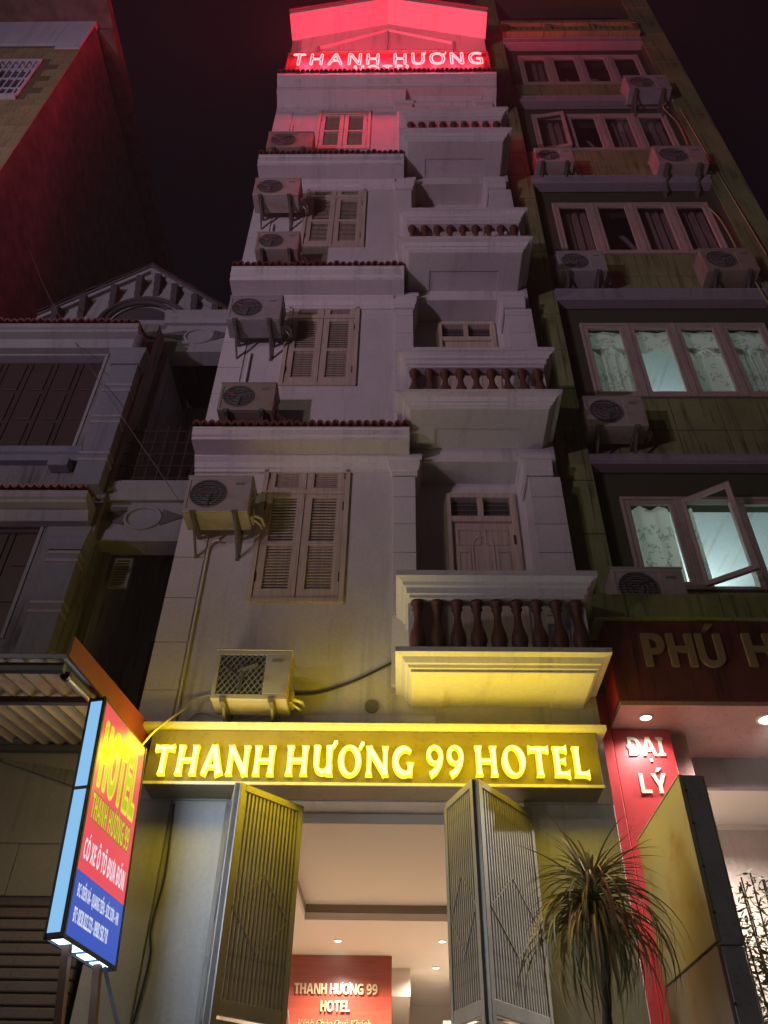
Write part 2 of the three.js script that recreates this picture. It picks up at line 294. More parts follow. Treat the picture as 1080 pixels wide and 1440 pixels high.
// balconies with doors
{
  const bx0 = 0.105, bx1 = 1.60, zf = 0.60, path = [[bx0, 0.001], [bx0, zf], [bx1, zf], [bx1, 0.001]];
  const balGeo = (() => { const p = [[0.0, 0], [0.052, 0], [0.052, 0.035], [0.034, 0.05], [0.05, 0.09], [0.064, 0.15], [0.058, 0.21], [0.036, 0.28], [0.026, 0.36], [0.032, 0.42], [0.045, 0.44], [0.03, 0.46], [0.05, 0.48], [0.05, 0.51], [0, 0.51]]; return clean(new THREE.LatheGeometry(p.map(([x, y]) => new THREE.Vector2(x, y)), 14)); })();
  BASE.forEach((y, k) => {
    const b = part('balcony', hotel), r = RAIL[k], bt = y - 0.17;
    mesh('balcony_base', [sweep([[-0.3, bt], [0, bt], [0.012, bt + 0.006], [0.012, bt + 0.03], [0.03, bt + 0.035], [0.04, bt + 0.06], [0.06, bt + 0.065], [0.085, bt + 0.11], [0.115, bt + 0.118], [0.14, bt + 0.125], [0.14, y], [-0.3, y]].map(([o, yy]) => [Math.max(o, -0.28), yy]), path), box(bx0 + 0.27, bx1 - 0.27, bt + 0.012, y - 0.004, 0.002, zf - 0.27)], M.trim, b);
    const rb = r - 0.22;
    mesh('handrail', [sweep([[-0.10, rb], [0.02, rb], [0.02, rb + 0.03], [0.045, rb + 0.036], [0.05, rb + 0.09], [0.075, rb + 0.10], [0.085, rb + 0.13], [0.12, rb + 0.155], [0.14, rb + 0.16], [0.14, r - 0.006], [0.134, r], [-0.10, r]], path)], M.trim, b);
    mesh('side_panel', [box(bx0 - 0.03, bx0 + 0.05, y + 0.001, rb - 0.001, 0.003, zf - 0.06), box(bx1 - 0.05, bx1 + 0.03, y + 0.001, rb - 0.001, 0.003, zf - 0.06)], M.trim, b);
    const n = 9, sc = (rb - y) / 0.51;
    for (let i = 0; i < n; i++) { const m = put(mesh('baluster', balGeo, M.maroon, b), bx0 + 0.05 + (bx1 - bx0 - 0.1) * i / (n - 1), y, zf - 0.05); m.scale.set(1.15, sc, 1.15); }
    for (const z of [0.12, 0.34]) for (const xx of [bx0 - 0.032]) { const m = put(mesh('baluster', balGeo, M.maroon, b), xx + 0.1, y, z); m.scale.set(0.6, sc, 0.6); }
    mesh('plinth_strip', [box(bx0 + 0.0, bx1, y, y + 0.025, zf - 0.11, zf + 0.01)], M.maroon, b);
    // door in the back wall of the loggia
    const d = part('balcony_door', hotel), x0 = 0.50, x1 = 1.30, t = y + 2.68, z = -0.40;
    mesh('frame', [box(x0, x0 + 0.07, y, t, z - 0.06, z + 0.075, 0.008), box(x1 - 0.07, x1, y, t, z - 0.06, z + 0.075, 0.008), box(x0 + 0.07, x1 - 0.07, t - 0.07, t, z - 0.06, z + 0.073, 0.008), box(x0 + 0.07, x1 - 0.07, t - 0.42, t - 0.34, z - 0.06, z + 0.07, 0.008), box(0.87, 0.93, t - 0.34, t - 0.07, z - 0.06, z + 0.066, 0.006)], M.shutter, d);
    mesh('transom_pane', [box(x0 + 0.07, 0.87, t - 0.34, t - 0.07, z - 0.03, z - 0.02)], M.acDark, d); mesh('transom_pane', [box(0.93, x1 - 0.07, t - 0.34, t - 0.07, z - 0.03, z - 0.02)], M.acDark, d);
    for (const [a, c] of [[x0 + 0.07, 0.87], [0.93, x1 - 0.07]]) for (let i = 0; i < 3; i++) mesh('transom_bar', box(a, c, t - 0.29 + i * 0.075, t - 0.275 + i * 0.075, z - 0.015, z + 0.0), M.bracket, d);
    const lf = [box(x0 + 0.07, x1 - 0.07, y, t - 0.42, z - 0.03, z + 0.03)], zz = z + 0.03, mid = (x0 + x1) / 2;
    const relief = (pts) => tube(pts, 0.011, pts.length * 5, 5);
    const rect = (a, c, e, f) => [beam(V(a, e, zz), V(c, e, zz), 0.018, 0.02), beam(V(a, f, zz), V(c, f, zz), 0.018, 0.02), beam(V(a, e, zz), V(a, f, zz), 0.018, 0.02), beam(V(c, e, zz), V(c, f, zz), 0.018, 0.02)];
    const at = t - 0.72; const arch = []; for (let i = 0; i <= 10; i++) { const q = Math.PI * i / 10; arch.push(V(mid - Math.cos(q) * 0.11, at + Math.sin(q) * 0.13 - 0.02, zz)); }
    lf.push(...rect(x0 + 0.13, mid - 0.03, t - 0.72, t - 0.52), ...rect(mid + 0.03, x1 - 0.13, t - 0.72, t - 0.52), relief([V(mid - 0.11, at - 0.6, zz), V(mid - 0.11, at - 0.3, zz), ...arch, V(mid + 0.11, at - 0.3, zz), V(mid + 0.11, at - 0.6, zz)]), ...rect(x0 + 0.13, mid - 0.15, at - 0.75, at - 0.10), ...rect(mid + 0.15, x1 - 0.13, at - 0.75, at - 0.10));
    mesh('door_leaf', lf, M.shutter, d);
    mesh('hinge', [bar(V(x1 - 0.06, t - 0.75, z + 0.078), V(x1 - 0.06, t - 0.63, z + 0.078), 0.012)], M.black, d);
  });
}
// attic gable above the cornice
{
  const px = -0.29, ey = 20.45, py = 21.33;
  const wall = shape([[HX0 + 0.0, 17.42], [HX1, 17.42], [HX1, ey], [px, py], [HX0, ey]]);
  const hole = new THREE.Path([[-1.72, 19.55], [-1.72, 20.07], [px, 21.05], [1.09, 20.28], [1.09, 19.55]].map(([x, y]) => new THREE.Vector2(x, y)));
  wall.holes.push(hole);
  mesh('gable_wall', [prism(wall, -0.25, 0.0)], M.hotel, hotel);
  mesh('gable_panel', [prism([[-1.73, 19.54], [-1.73, 20.08], [px, 21.06], [1.1, 20.29], [1.1, 19.54]], -0.2, -0.05)], M.hotel, hotel);
  mesh('gable_trim', [beam(V(px, 19.95, -0.045), V(px, 21.05, -0.045), 0.03, 0.02), beam(V(-1.72, 19.95, -0.042), V(1.09, 19.95, -0.042), 0.03, 0.03), box(-1.75, -1.69, 19.55, 20.07, -0.05, 0.012), box(1.06, 1.12, 19.55, 20.28, -0.05, 0.012)], M.hotelSide, hotel);
  const sl = (xa, ya, xb, yb) => prism([[xa, ya], [xb, yb], [xb, yb + 0.14], [xa, ya + 0.14]], -4, 0.5, 0.006);
  mesh('gable_roof', [sl(HX0 - 0.02, ey, px, py), sl(px, py, HX1 + 0.02, ey)], M.trim, hotel);
  for (const s of [0, 1]) for (let i = 0; i < 9; i++) {
    const t = i / 9, t2 = (i + 0.96) / 9, xa = s ? HX1 + 0.05 : HX0 - 0.05, x0 = xa + (px - xa) * t, x1 = xa + (px - xa) * t2, y0 = ey + (py - ey) * t + 0.145, y1 = ey + (py - ey) * t2 + 0.15;
    mesh('roof_tile', prism(x0 < x1 ? [[x0, y0], [x1, y1], [x1, y1 + 0.03], [x0, y0 + 0.03]] : [[x1, y1], [x0, y0], [x0, y0 + 0.03], [x1, y1 + 0.03]], -1.5, 0.54), M.tile, hotel);
  }
}
// ground floor front: wall panels, ledge, soffit, lobby
{
  const g = [box(HX0, -1.862, 0, 4.186, -0.25, -0.002, 0.006), box(-1.848, -1.40, 0, 4.186, -0.25, -0.004, 0.006)];
  mesh('wall_panel', g[0], M.panel, hotel); mesh('wall_panel', g[1], M.panel, hotel);
  mesh('wall_panel', box(1.06, HX1, 0, 4.186, -0.25, -0.003, 0.006), M.panel, hotel);
  mesh('wall_joint', box(-1.87, -1.84, 0, 4.18, -0.2, -0.03), M.hotelSide, hotel);
  mesh('header', box(HX0, HX1, 4.19, 4.66, -0.36, -0.003), M.hotel, hotel);
  mesh('ledge', sweep([[0, 4.66], [0.36, 4.66], [0.36, 4.70], [0.03, 4.74], [0, 4.74]], [[HX0 + 0.1, 0.004], [HX1 - 0.05, 0.004]]), M.trim, hotel);
  for (const [a, b] of [[-1.40, -1.335], [1.0, 1.062]]) mesh('door_post', box(a, b, 0, 4.186, -0.2, 0.045, 0.006), M.gate, hotel);
  mesh('trunking', [box(-0.83, 0.31, 4.86, 4.935, 0.001, 0.045, 0.005)], M.trim, hotel);
  mesh('vent_cap', [clean(new THREE.CylinderGeometry(0.062, 0.062, 0.02, 28).rotateX(Math.PI / 2).translate(-0.245, 5.035, 0.008))], M.acGrille, hotel);
  mesh('wall_plug', [clean(new THREE.CylinderGeometry(0.014, 0.017, 0.03, 10).rotateX(Math.PI / 2).translate(-1.41, 5.52, 0.012)), clean(new THREE.CylinderGeometry(0.012, 0.014, 0.03, 10).rotateX(Math.PI / 2).translate(-1.43, 5.40, 0.012))], M.black, hotel);
  mesh('conduit', [bar(V(-1.955, 4.70, 0.022), V(-1.955, 6.75, 0.022), 0.011, 8), tube([V(-1.955, 6.75, 0.022), V(-1.95, 6.83, 0.03), V(-1.90, 6.87, 0.05), V(-1.85, 6.86, 0.06)], 0.011, 12, 8), bar(V(-1.985, 4.74, 0.03), V(-1.93, 4.74, 0.03), 0.02, 8)], M.pipe, hotel);
  mesh('conduit', [bar(V(-1.91, 8.95, 0.022), V(-1.91, 9.95, 0.022), 0.016, 8), bar(V(-1.96, 11.5, 0.02), V(-1.96, 11.75, 0.02), 0.016, 8), bar(V(-1.94, 12.55, 0.022), V(-1.94, 13.05, 0.022), 0.016, 8), bar(V(-1.95, 15.35, 0.022), V(-1.95, 16.4, 0.022), 0.016, 8)], M.pipe, hotel);
  mesh('wall_cable', [tube([V(-1.83, 4.15, 0.01), V(-1.80, 3.6, 0.012), V(-1.83, 3.2, 0.012), V(-1.80, 3.05, 0.016), V(-1.85, 2.4, 0.012), V(-1.84, 1.2, 0.012)], 0.009, 60)], M.cable, hotel);
  // lobby
  const c = 3.95, zb = -4.0;
  const lobby = part('lobby', hotel);
  mesh('ceiling', [box(-2.08, -0.97, c, 4.02, -7, -0.36), box(0.95, 1.53, c, 4.02, -7, -0.36), box(-0.97, 0.95, c, 4.02, -7, -2.54), box(-1.1, 1.1, 4.10, 4.185, -2.8, -0.25)], M.white, lobby);
  mesh('ceiling_cove', [box(-1.03, -0.97, c + 0.075, 4.10, -2.6, -0.4), box(0.95, 1.0, c + 0.075, 4.10, -2.6, -0.4), box(-0.97, 0.95, c + 0.075, 4.10, -2.6, -2.545)], M.cove, lobby);
  mesh('lobby_wall', [box(-2.08, -2.0, 0, c, -7, -0.26), box(1.46, 1.53, 0, c, -7, -0.26), box(-2.0, -1.36, 0, c, zb - 0.3, zb - 0.02), box(-2.0, 1.46, 0, c, -7, -6.9), box(0.55, 1.46, 0, c - 0.45, -6.0, -5.2, 0.01)], M.white, lobby);
  mesh('lobby_beam', [box(-0.08, 0.14, c - 0.3, c - 0.002, -6.9, -4.62)], M.white, lobby);
  mesh('reception_wall', [box(-1.36, -0.08, 0, c - 0.002, zb - 0.12, zb, 0.004)], M.redWood, lobby);
  mesh('lobby_floor', box(-2.0, 1.46, 0.001, 0.03, -6.9, 0), std([0.45, 0.40, 0.34], { roughness: 0.25 }), lobby);
}
// folding gate leaves
function gateLeaf(ax, az, bx, bz, flip) {
  const L = Math.hypot(bx - ax, bz - az), g = part('door_leaf', hotel);
  g.position.set(ax, 0, az); g.rotation.y = -Math.atan2(bz - az, bx - ax);
  const top = 4.1, r0 = 2.62, r1 = 2.46, lo = 2.18;
  mesh('leaf_frame', [box(0, 0.05, 0.04, top, -0.022, 0.022, 0.005), box(L - 0.05, L, 0.04, top, -0.022, 0.022, 0.005), box(0.05, L - 0.05, top - 0.055, top, -0.02, 0.02, 0.005), box(0.05, L - 0.05, r1 + 0.13, r0 + 0.06, -0.02, 0.02, 0.005), box(0.05, L - 0.05, 2.28, 2.36, -0.02, 0.02, 0.005)], M.gate, g);
  mesh('leaf_panel', [box(0.05, L - 0.05, 0.06, 2.28, -0.008, 0.008)], M.gate, g);
  const n = Math.max(7, Math.round(L / 0.042)), bg = box(-0.009, 0.009, r0 + 0.05, top - 0.05, -0.011, 0.011);
  for (let i = 0; i < n; i++) put(mesh('gate_bar', bg, M.gate, g), 0.065 + (L - 0.13) * i / (n - 1), 0, 0);
  for (let i = 0; i < 4; i++) mesh('louvre_slat', box(0.05, L - 0.05, 2.375 + i * 0.055, 2.40 + i * 0.055, -0.016, 0.016), M.gate, g);
  const c = L / 2, m = (x, y) => V(c + x * (L * 0.40), y, flip * 0.013);
  mesh('diamond', [beam(m(-1, 3.24), m(0, 3.50), 0.009, 0.007), beam(m(0, 3.50), m(1, 3.24), 0.009, 0.007), beam(m(1, 3.24), m(0, 2.98), 0.009, 0.007), beam(m(0, 2.98), m(-1, 3.24), 0.009, 0.007)], M.gate, g);
  mesh('latch', [box(L - 0.047, L - 0.005, 2.2, 2.27, flip * 0.02, flip * 0.02 + 0.03 * Math.abs(flip)), bar(V(L - 0.16, 2.235, 0.034), V(L - 0.01, 2.235, 0.034), 0.01)], M.black, g);
  return g;
}
gateLeaf(-1.345, 0.07, -1.215, 0.584, 1); gateLeaf(-1.205, 0.575, -0.774, 0.105, 1);
gateLeaf(1.05, 0.02, 0.565, 0.69, -1); gateLeaf(0.555, 0.685, 0.368, 0.18, -1);

// ------------------------------------------------------------ letters
const FB = await new FontLoader().loadAsync('fonts/droid/droid_sans_bold.typeface.json');
const FR = await new FontLoader().loadAsync('fonts/droid/droid_sans_regular.typeface.json');
const FS = await new FontLoader().loadAsync('fonts/droid/droid_serif_regular.typeface.json');
// one geometry per letter, cap height 1, horns and dots of Vietnamese letters added
function glyphs(text, font, depth, gap = 0.06, bevel = 0) {
  const out = []; let x = 0;
  for (const ch of text) {
    if (ch === ' ') { x += 0.34; continue; }
    const base = { 'Ư': 'U', 'Ơ': 'O', 'Ạ': 'A' }[ch] ?? ch;
    let g = new TextGeometry(base, { font, size: 1 / 0.99, depth, curveSegments: 8, bevelEnabled: !!bevel, bevelSize: bevel, bevelThickness: bevel, bevelSegments: 1 });
    g.computeBoundingBox(); const b = g.boundingBox, w = b.max.x - b.min.x; g.translate(-b.min.x, 0, 0); g = clean(g);
    const list = [g];
    if (ch === 'Ư' || ch === 'Ơ') list.push(prism([[w - (ch === 'Ơ' ? 0.16 : 0.06), 0.86], [w + 0.01, 0.92], [w + 0.09, 1.12], [w - 0.03, 1.12]], 0, depth));
    if (ch === 'Ạ') list.push(prism([[w / 2 - 0.08, -0.30], [w / 2 + 0.08, -0.30], [w / 2 + 0.08, -0.14], [w / 2 - 0.08, -0.14]], 0, depth));
    out.push({ g: list.length > 1 ? mergeGeometries(list) : g, x, w }); x += w + gap;
  }
  return { list: out, width: x - gap };
}
function setText(parent, name, text, font, x0, x1, y, h, z, depth, mat, gap, skew = 0) {
  const { list, width } = glyphs(text, font, 1, gap), sx = (x1 - x0) / width;
  for (const { g, x } of list) {
    const q = g.clone(); if (skew) q.applyMatrix4(new THREE.Matrix4().makeShear(0, 0, skew, 0, 0, 0));
    q.scale(sx, h, depth); const m = mesh(name, clean(q, true), mat, parent); m.position.set(x0 + x * sx, y, z);
  }
}
// flared letters of the lit sign, each drawn with strokes that widen towards their ends
let INSET = 0;
function stroke(pts, w) {
  const l = [], r = [], n = pts.length;
  for (let i = 0; i < n; i++) {
    const a = pts[Math.max(0, i - 1)], b = pts[Math.min(n - 1, i + 1)], d = Math.hypot(b[0] - a[0], b[1] - a[1]) || 1, k = Math.max(0.02, (typeof w === 'function' ? w(i / (n - 1)) : w) - INSET) / 2, nx = -(b[1] - a[1]) / d * k, ny = (b[0] - a[0]) / d * k;
    l.push([pts[i][0] + nx, pts[i][1] + ny]); r.unshift([pts[i][0] - nx, pts[i][1] - ny]);
  }
  return shape([...l, ...r]);
}
const lerpPts = (a, b, n = 14) => { if (INSET) { const l = Math.hypot(b[0] - a[0], b[1] - a[1]), q = INSET / 2 / l; [a, b] = [[a[0] + (b[0] - a[0]) * q, a[1] + (b[1] - a[1]) * q], [b[0] - (b[0] - a[0]) * q, b[1] - (b[1] - a[1]) * q]]; } return Array.from({ length: n + 1 }, (_, i) => [a[0] + (b[0] - a[0]) * i / n, a[1] + (b[1] - a[1]) * i / n]); };
const arc = (cx, cy, rx, ry, a0, a1, n = 26) => Array.from({ length: n + 1 }, (_, i) => { const t = (a0 + (a1 - a0) * i / n) * R; return [cx + rx * Math.cos(t), cy + ry * Math.sin(t)]; });
const flare = (w, f) => (t) => w + f * (Math.pow(Math.abs(2 * t - 1), 5));
const flareEnd = (w, f) => (t) => w + f * Math.pow(t, 5);
const S = 0.245;
const stem = (x, y0 = 0, y1 = 1, w = S - 0.03, f = 0.10) => stroke(lerpPts([x, y0], [x, y1]), flare(w, f));
function ring(cx, cy, rx, ry, t1, t2, tilt) {
  const e = INSET / 2, s = shape(arc(cx, cy, rx - e, ry - e, 0, 360, 44).slice(0, -1)), h = arc(0, 0, rx - t1 + e, ry - t2 + e, 0, 360, 40).slice(0, -1).map(([x, y]) => new THREE.Vector2(cx + x * Math.cos(tilt) - y * Math.sin(tilt), cy + x * Math.sin(tilt) + y * Math.cos(tilt)));
  s.holes.push(new THREE.Path(h)); return s;
}
const horn = (x, y) => shape([[x - 0.09, y - 0.16], [x + 0.01, y - 0.15], [x + 0.15, y + 0.06], [x + 0.02, y + 0.07]]);
const letterShapes = (inset) => { INSET = inset; const G = {
  T: [0.82, stem(0.41), stroke(lerpPts([0.0, 0.90], [0.82, 0.90]), flare(0.17, 0.10))],
  H: [0.98, stem(0.19), stem(0.79), stroke(lerpPts([0.2, 0.5], [0.78, 0.5], 3), 0.15)],
  A: [0.92, stroke(lerpPts([0.12, 0], [0.46, 1]), flareEnd(0.21, 0)), stroke(lerpPts([0.80, 0], [0.46, 1]), (t) => 0.28 + 0.06 * Math.pow(1 - t, 5)), stroke(lerpPts([0.25, 0.28], [0.72, 0.28], 3), 0.13)],
  N: [0.98, stem(0.16, 0, 1, 0.19, 0.10), stem(0.82, 0, 1, 0.19, 0.10), stroke(lerpPts([0.14, 0.97], [0.84, 0.03]), 0.24)],
  'Ư': [0.92, stroke([[0.17, 1], [0.17, 0.9], [0.17, 0.7], [0.17, 0.45], ...arc(0.43, 0.36, 0.26, 0.25, 180, 360, 18), [0.69, 0.45], [0.69, 0.7], [0.69, 0.9], [0.69, 1]], (t) => 0.235 - 0.05 * Math.sin(Math.PI * t) + 0.08 * Math.pow(Math.abs(2 * t - 1), 9)), stroke(lerpPts([0.72, 0.0], [0.72, 0.4], 8), (t) => 0.21 + 0.09 * Math.pow(1 - t, 5)), horn(0.86, 1.10)],
  'Ơ': [0.98, ring(0.48, 0.5, 0.48, 0.53, 0.25, 0.11, 0.18), horn(0.92, 1.06)],
  O: [0.96, ring(0.48, 0.5, 0.48, 0.53, 0.25, 0.11, 0.18)],
  G: [0.88, stroke(arc(0.50, 0.5, 0.37, 0.42, 48, 318, 34), (t) => 0.14 + 0.13 * Math.sin(Math.PI * t)), stroke(lerpPts([0.72, 0.0], [0.74, 0.46]), (t) => 0.19 + 0.12 * Math.pow(t, 5))],
  9: [0.74, ring(0.36, 0.70, 0.36, 0.33, 0.20, 0.11, 0.15), stroke([[0.63, 0.70], [0.62, 0.58], [0.58, 0.44], [0.50, 0.31], [0.36, 0.14], [0.16, 0.03]], (t) => 0.20 + 0.02 * t)],
  E: [0.66, stem(0.17), stroke(lerpPts([0.2, 0.915], [0.60, 0.915]), flareEnd(0.15, 0.16)), stroke(lerpPts([0.2, 0.52], [0.52, 0.52]), flareEnd(0.11, 0.16)), stroke(lerpPts([0.2, 0.08], [0.64, 0.08]), flareEnd(0.15, 0.17))],
  L: [0.64, stem(0.17), stroke(lerpPts([0.2, 0.08], [0.62, 0.08]), flareEnd(0.15, 0.17))],
}; INSET = 0; return G; };
const GL = letterShapes(0), GI = letterShapes(0.085);
// ------------------------------------------------------------ the lit sign over the door
{
  const s = thing('lit_sign', 'long cream fascia board with glowing yellow hotel letters over the gate', 'sign');
  mesh('sign_board', box(-2.03, 1.60, 4.195, 4.655, 0.01, 0.31, 0.006), M.board, s);
  mesh('board_edge', [box(-2.035, 1.605, 4.19, 4.215, 0.305, 0.322, 0.003)], M.trim, s);
  const body = glow(1, 0.72, 0.02, LIGHT.signGlow), face = glow(1, 0.93, 0.34, LIGHT.signGlow * 1.35);
  for (const [word, x0, x1, y0] of [['THANH', -1.965, -0.985, 4.252], ['HƯƠNG', -0.91, 0.115, 4.256], ['99', 0.215, 0.515, 4.262], ['HOTEL', 0.593, 1.50, 4.266]]) {
    const gap = 0.13, tot = [...word].reduce((a, c) => a + GL[c][0] + gap, -gap), k = (x1 - x0) / tot; let x = x0;
    for (const c of word) { const [w, ...sh] = GL[c]; const m = mesh('letter', sh.map((q, i) => prism(q, 0, 0.05 - 0.0015 * i)), body, s), fc = mesh('letter_face', GI[c].slice(1).map((q, i) => prism(q, 0.05, 0.056 - 0.001 * i)), face, m); m.position.set(x, y0, 0.315); m.scale.set(k, 0.247, 1); x += (w + gap) * k; }
  }
  for (let i = 0; i < 14; i++) point(lightColor(1, 0.70, 0.002), LIGHT.sign, -1.83 + i * 0.248, 4.44, 0.58, 5);
  settle(s, -0.2, 4.19, 0.01);
}
// ------------------------------------------------------------ red neon sign on the roof edge
{
  const s = thing('neon_sign', 'red neon outline letters on dark board above the top cornice', 'neon sign');
  mesh('sign_board', box(-2.16, 1.64, 17.62, 18.75, 0.02, 0.34, 0.01), M.neonBoard, s);
  mesh('board_frame', [box(-2.18, 1.66, 18.75, 18.79, 0.0, 0.36), box(-2.19, -2.16, 17.62, 18.79, 0.0, 0.365), box(1.64, 1.67, 17.62, 18.79, 0.0, 0.365)], M.maroon, s);
  const lit = glow(1, 0.075, 0.07, LIGHT.neonGlow);
  const write = (text, x0, x1, y0, h, gap) => {
    let x = 0; const items = [];
    for (const ch of text) {
      if (ch === ' ') { x += 0.55; continue; }
      const base = { 'Ư': 'U', 'Ơ': 'O' }[ch] ?? ch, cs = [];
      for (const q of FR.generateShapes(base, 1 / 0.99)) { cs.push(q.getPoints(5)); for (const hl of q.holes) cs.push(hl.getPoints(5)); }
      const xs = cs.flat().map((p) => p.x), mn = Math.min(...xs), w = Math.max(...xs) - mn;
      items.push({ ch, cs, x, mn, w }); x += w + gap;
    }
    const k = (x1 - x0) / (x - gap);
    for (const { ch, cs, x: px, mn, w } of items) {
      const gs = cs.map((c) => {
        const p = c.filter((v, i) => !i || v.distanceTo(c[i - 1]) > 1e-4); if (p[0].distanceTo(p[p.length - 1]) < 1e-4) p.pop();
        const pts = p.map((v) => V((v.x - mn) * k, v.y * h, 0)), path = new THREE.CurvePath(); pts.forEach((v, i) => path.add(new THREE.LineCurve3(v, pts[(i + 1) % pts.length])));
        return clean(new THREE.TubeGeometry(path, Math.max(pts.length * 3, 40), 0.011, 5, true));
      });
      if (ch === 'Ư' || ch === 'Ơ') gs.push(tube([V((w - 0.06) * k, 0.88 * h, 0), V((w + 0.06) * k, 0.93 * h, 0), V((w + 0.09) * k, 1.08 * h, 0)], 0.013, 10, 5));
      const m = mesh('neon_letter', gs, lit, s); m.position.set(x0 + px * k, y0, 0.40);
    }
  };
  write('THANH HƯƠNG', -2.06, 1.53, 18.08, 0.52, 0.34); write('HOTEL', -0.88, 0.22, 17.64, 0.39, 0.30);
  for (let i = 0; i < 10; i++) point(lightColor(1, 0.03, 0.07), LIGHT.neonPoint, -1.83 + i * 0.35, 18.36, 0.53, 4);
  area(lightColor(1, 0.06, 0.14), LIGHT.neon, 3.6, 0.5, V(-0.26, 18.25, 0.95), V(-0.26, 17.45, 1.55));
  settle(s, -0.26, 17.62, 0.02);
}
// lettering in the lobby
{
  const s = thing('lobby_sign', 'gold raised hotel name and greeting on the red reception wall', 'wall sign');
  setText(s, 'letter', 'THANH HƯƠNG 99', FB, -1.185, -0.24, 3.545, 0.105, -3.998, 0.03, M.gold, 0.09);
  setText(s, 'letter', 'HOTEL', FB, -0.875, -0.545, 3.375, 0.105, -3.998, 0.03, M.gold, 0.09);
  setText(s, 'letter', 'Kính Chào Quý Khách', FS, -1.13, -0.31, 3.22, 0.075, -3.998, 0.012, M.gold, 0.06, 0.3);
  settle(s, -0.7, 3.2, -4.0);
}
{
  const o = thing('dried_branch', 'dark dried branch standing at the left end of the red reception wall', 'plant', [-1.30, 2.6, -3.8]);
  mesh('twig', [tube([V(0, 0, 0), V(0.02, 0.35, 0), V(0.10, 0.62, 0), V(0.05, 0.80, 0.02), V(-0.05, 0.84, 0.03)], 0.012, 24), tube([V(0.01, 0.3, 0), V(0.10, 0.45, 0.02), V(0.16, 0.52, 0.05)], 0.009, 12), tube([V(0.01, 0.25, 0), V(-0.06, 0.42, 0.03), V(-0.05, 0.55, 0.05)], 0.009, 12)], M.bark, o);
  mesh('leaf', Array.from({ length: 14 }, () => clean(new THREE.SphereGeometry(0.035, 7, 5).scale(1, 0.45, 0.8).rotateZ(rr(-1, 1)).translate(rr(-0.07, 0.16), rr(0.36, 0.6), rr(-0.04, 0.06)))), M.bark, o);
  mesh('vase', clean(new THREE.LatheGeometry([[0, -2.57], [0.09, -2.57], [0.14, -1.5], [0.07, -0.3], [0.1, 0.0], [0.09, 0.0], [0.05, -0.3], [0, -0.4]].map(([x, y]) => new THREE.Vector2(x, y)), 20)), std([0.2, 0.12, 0.07], { roughness: 0.3 }), o);
}
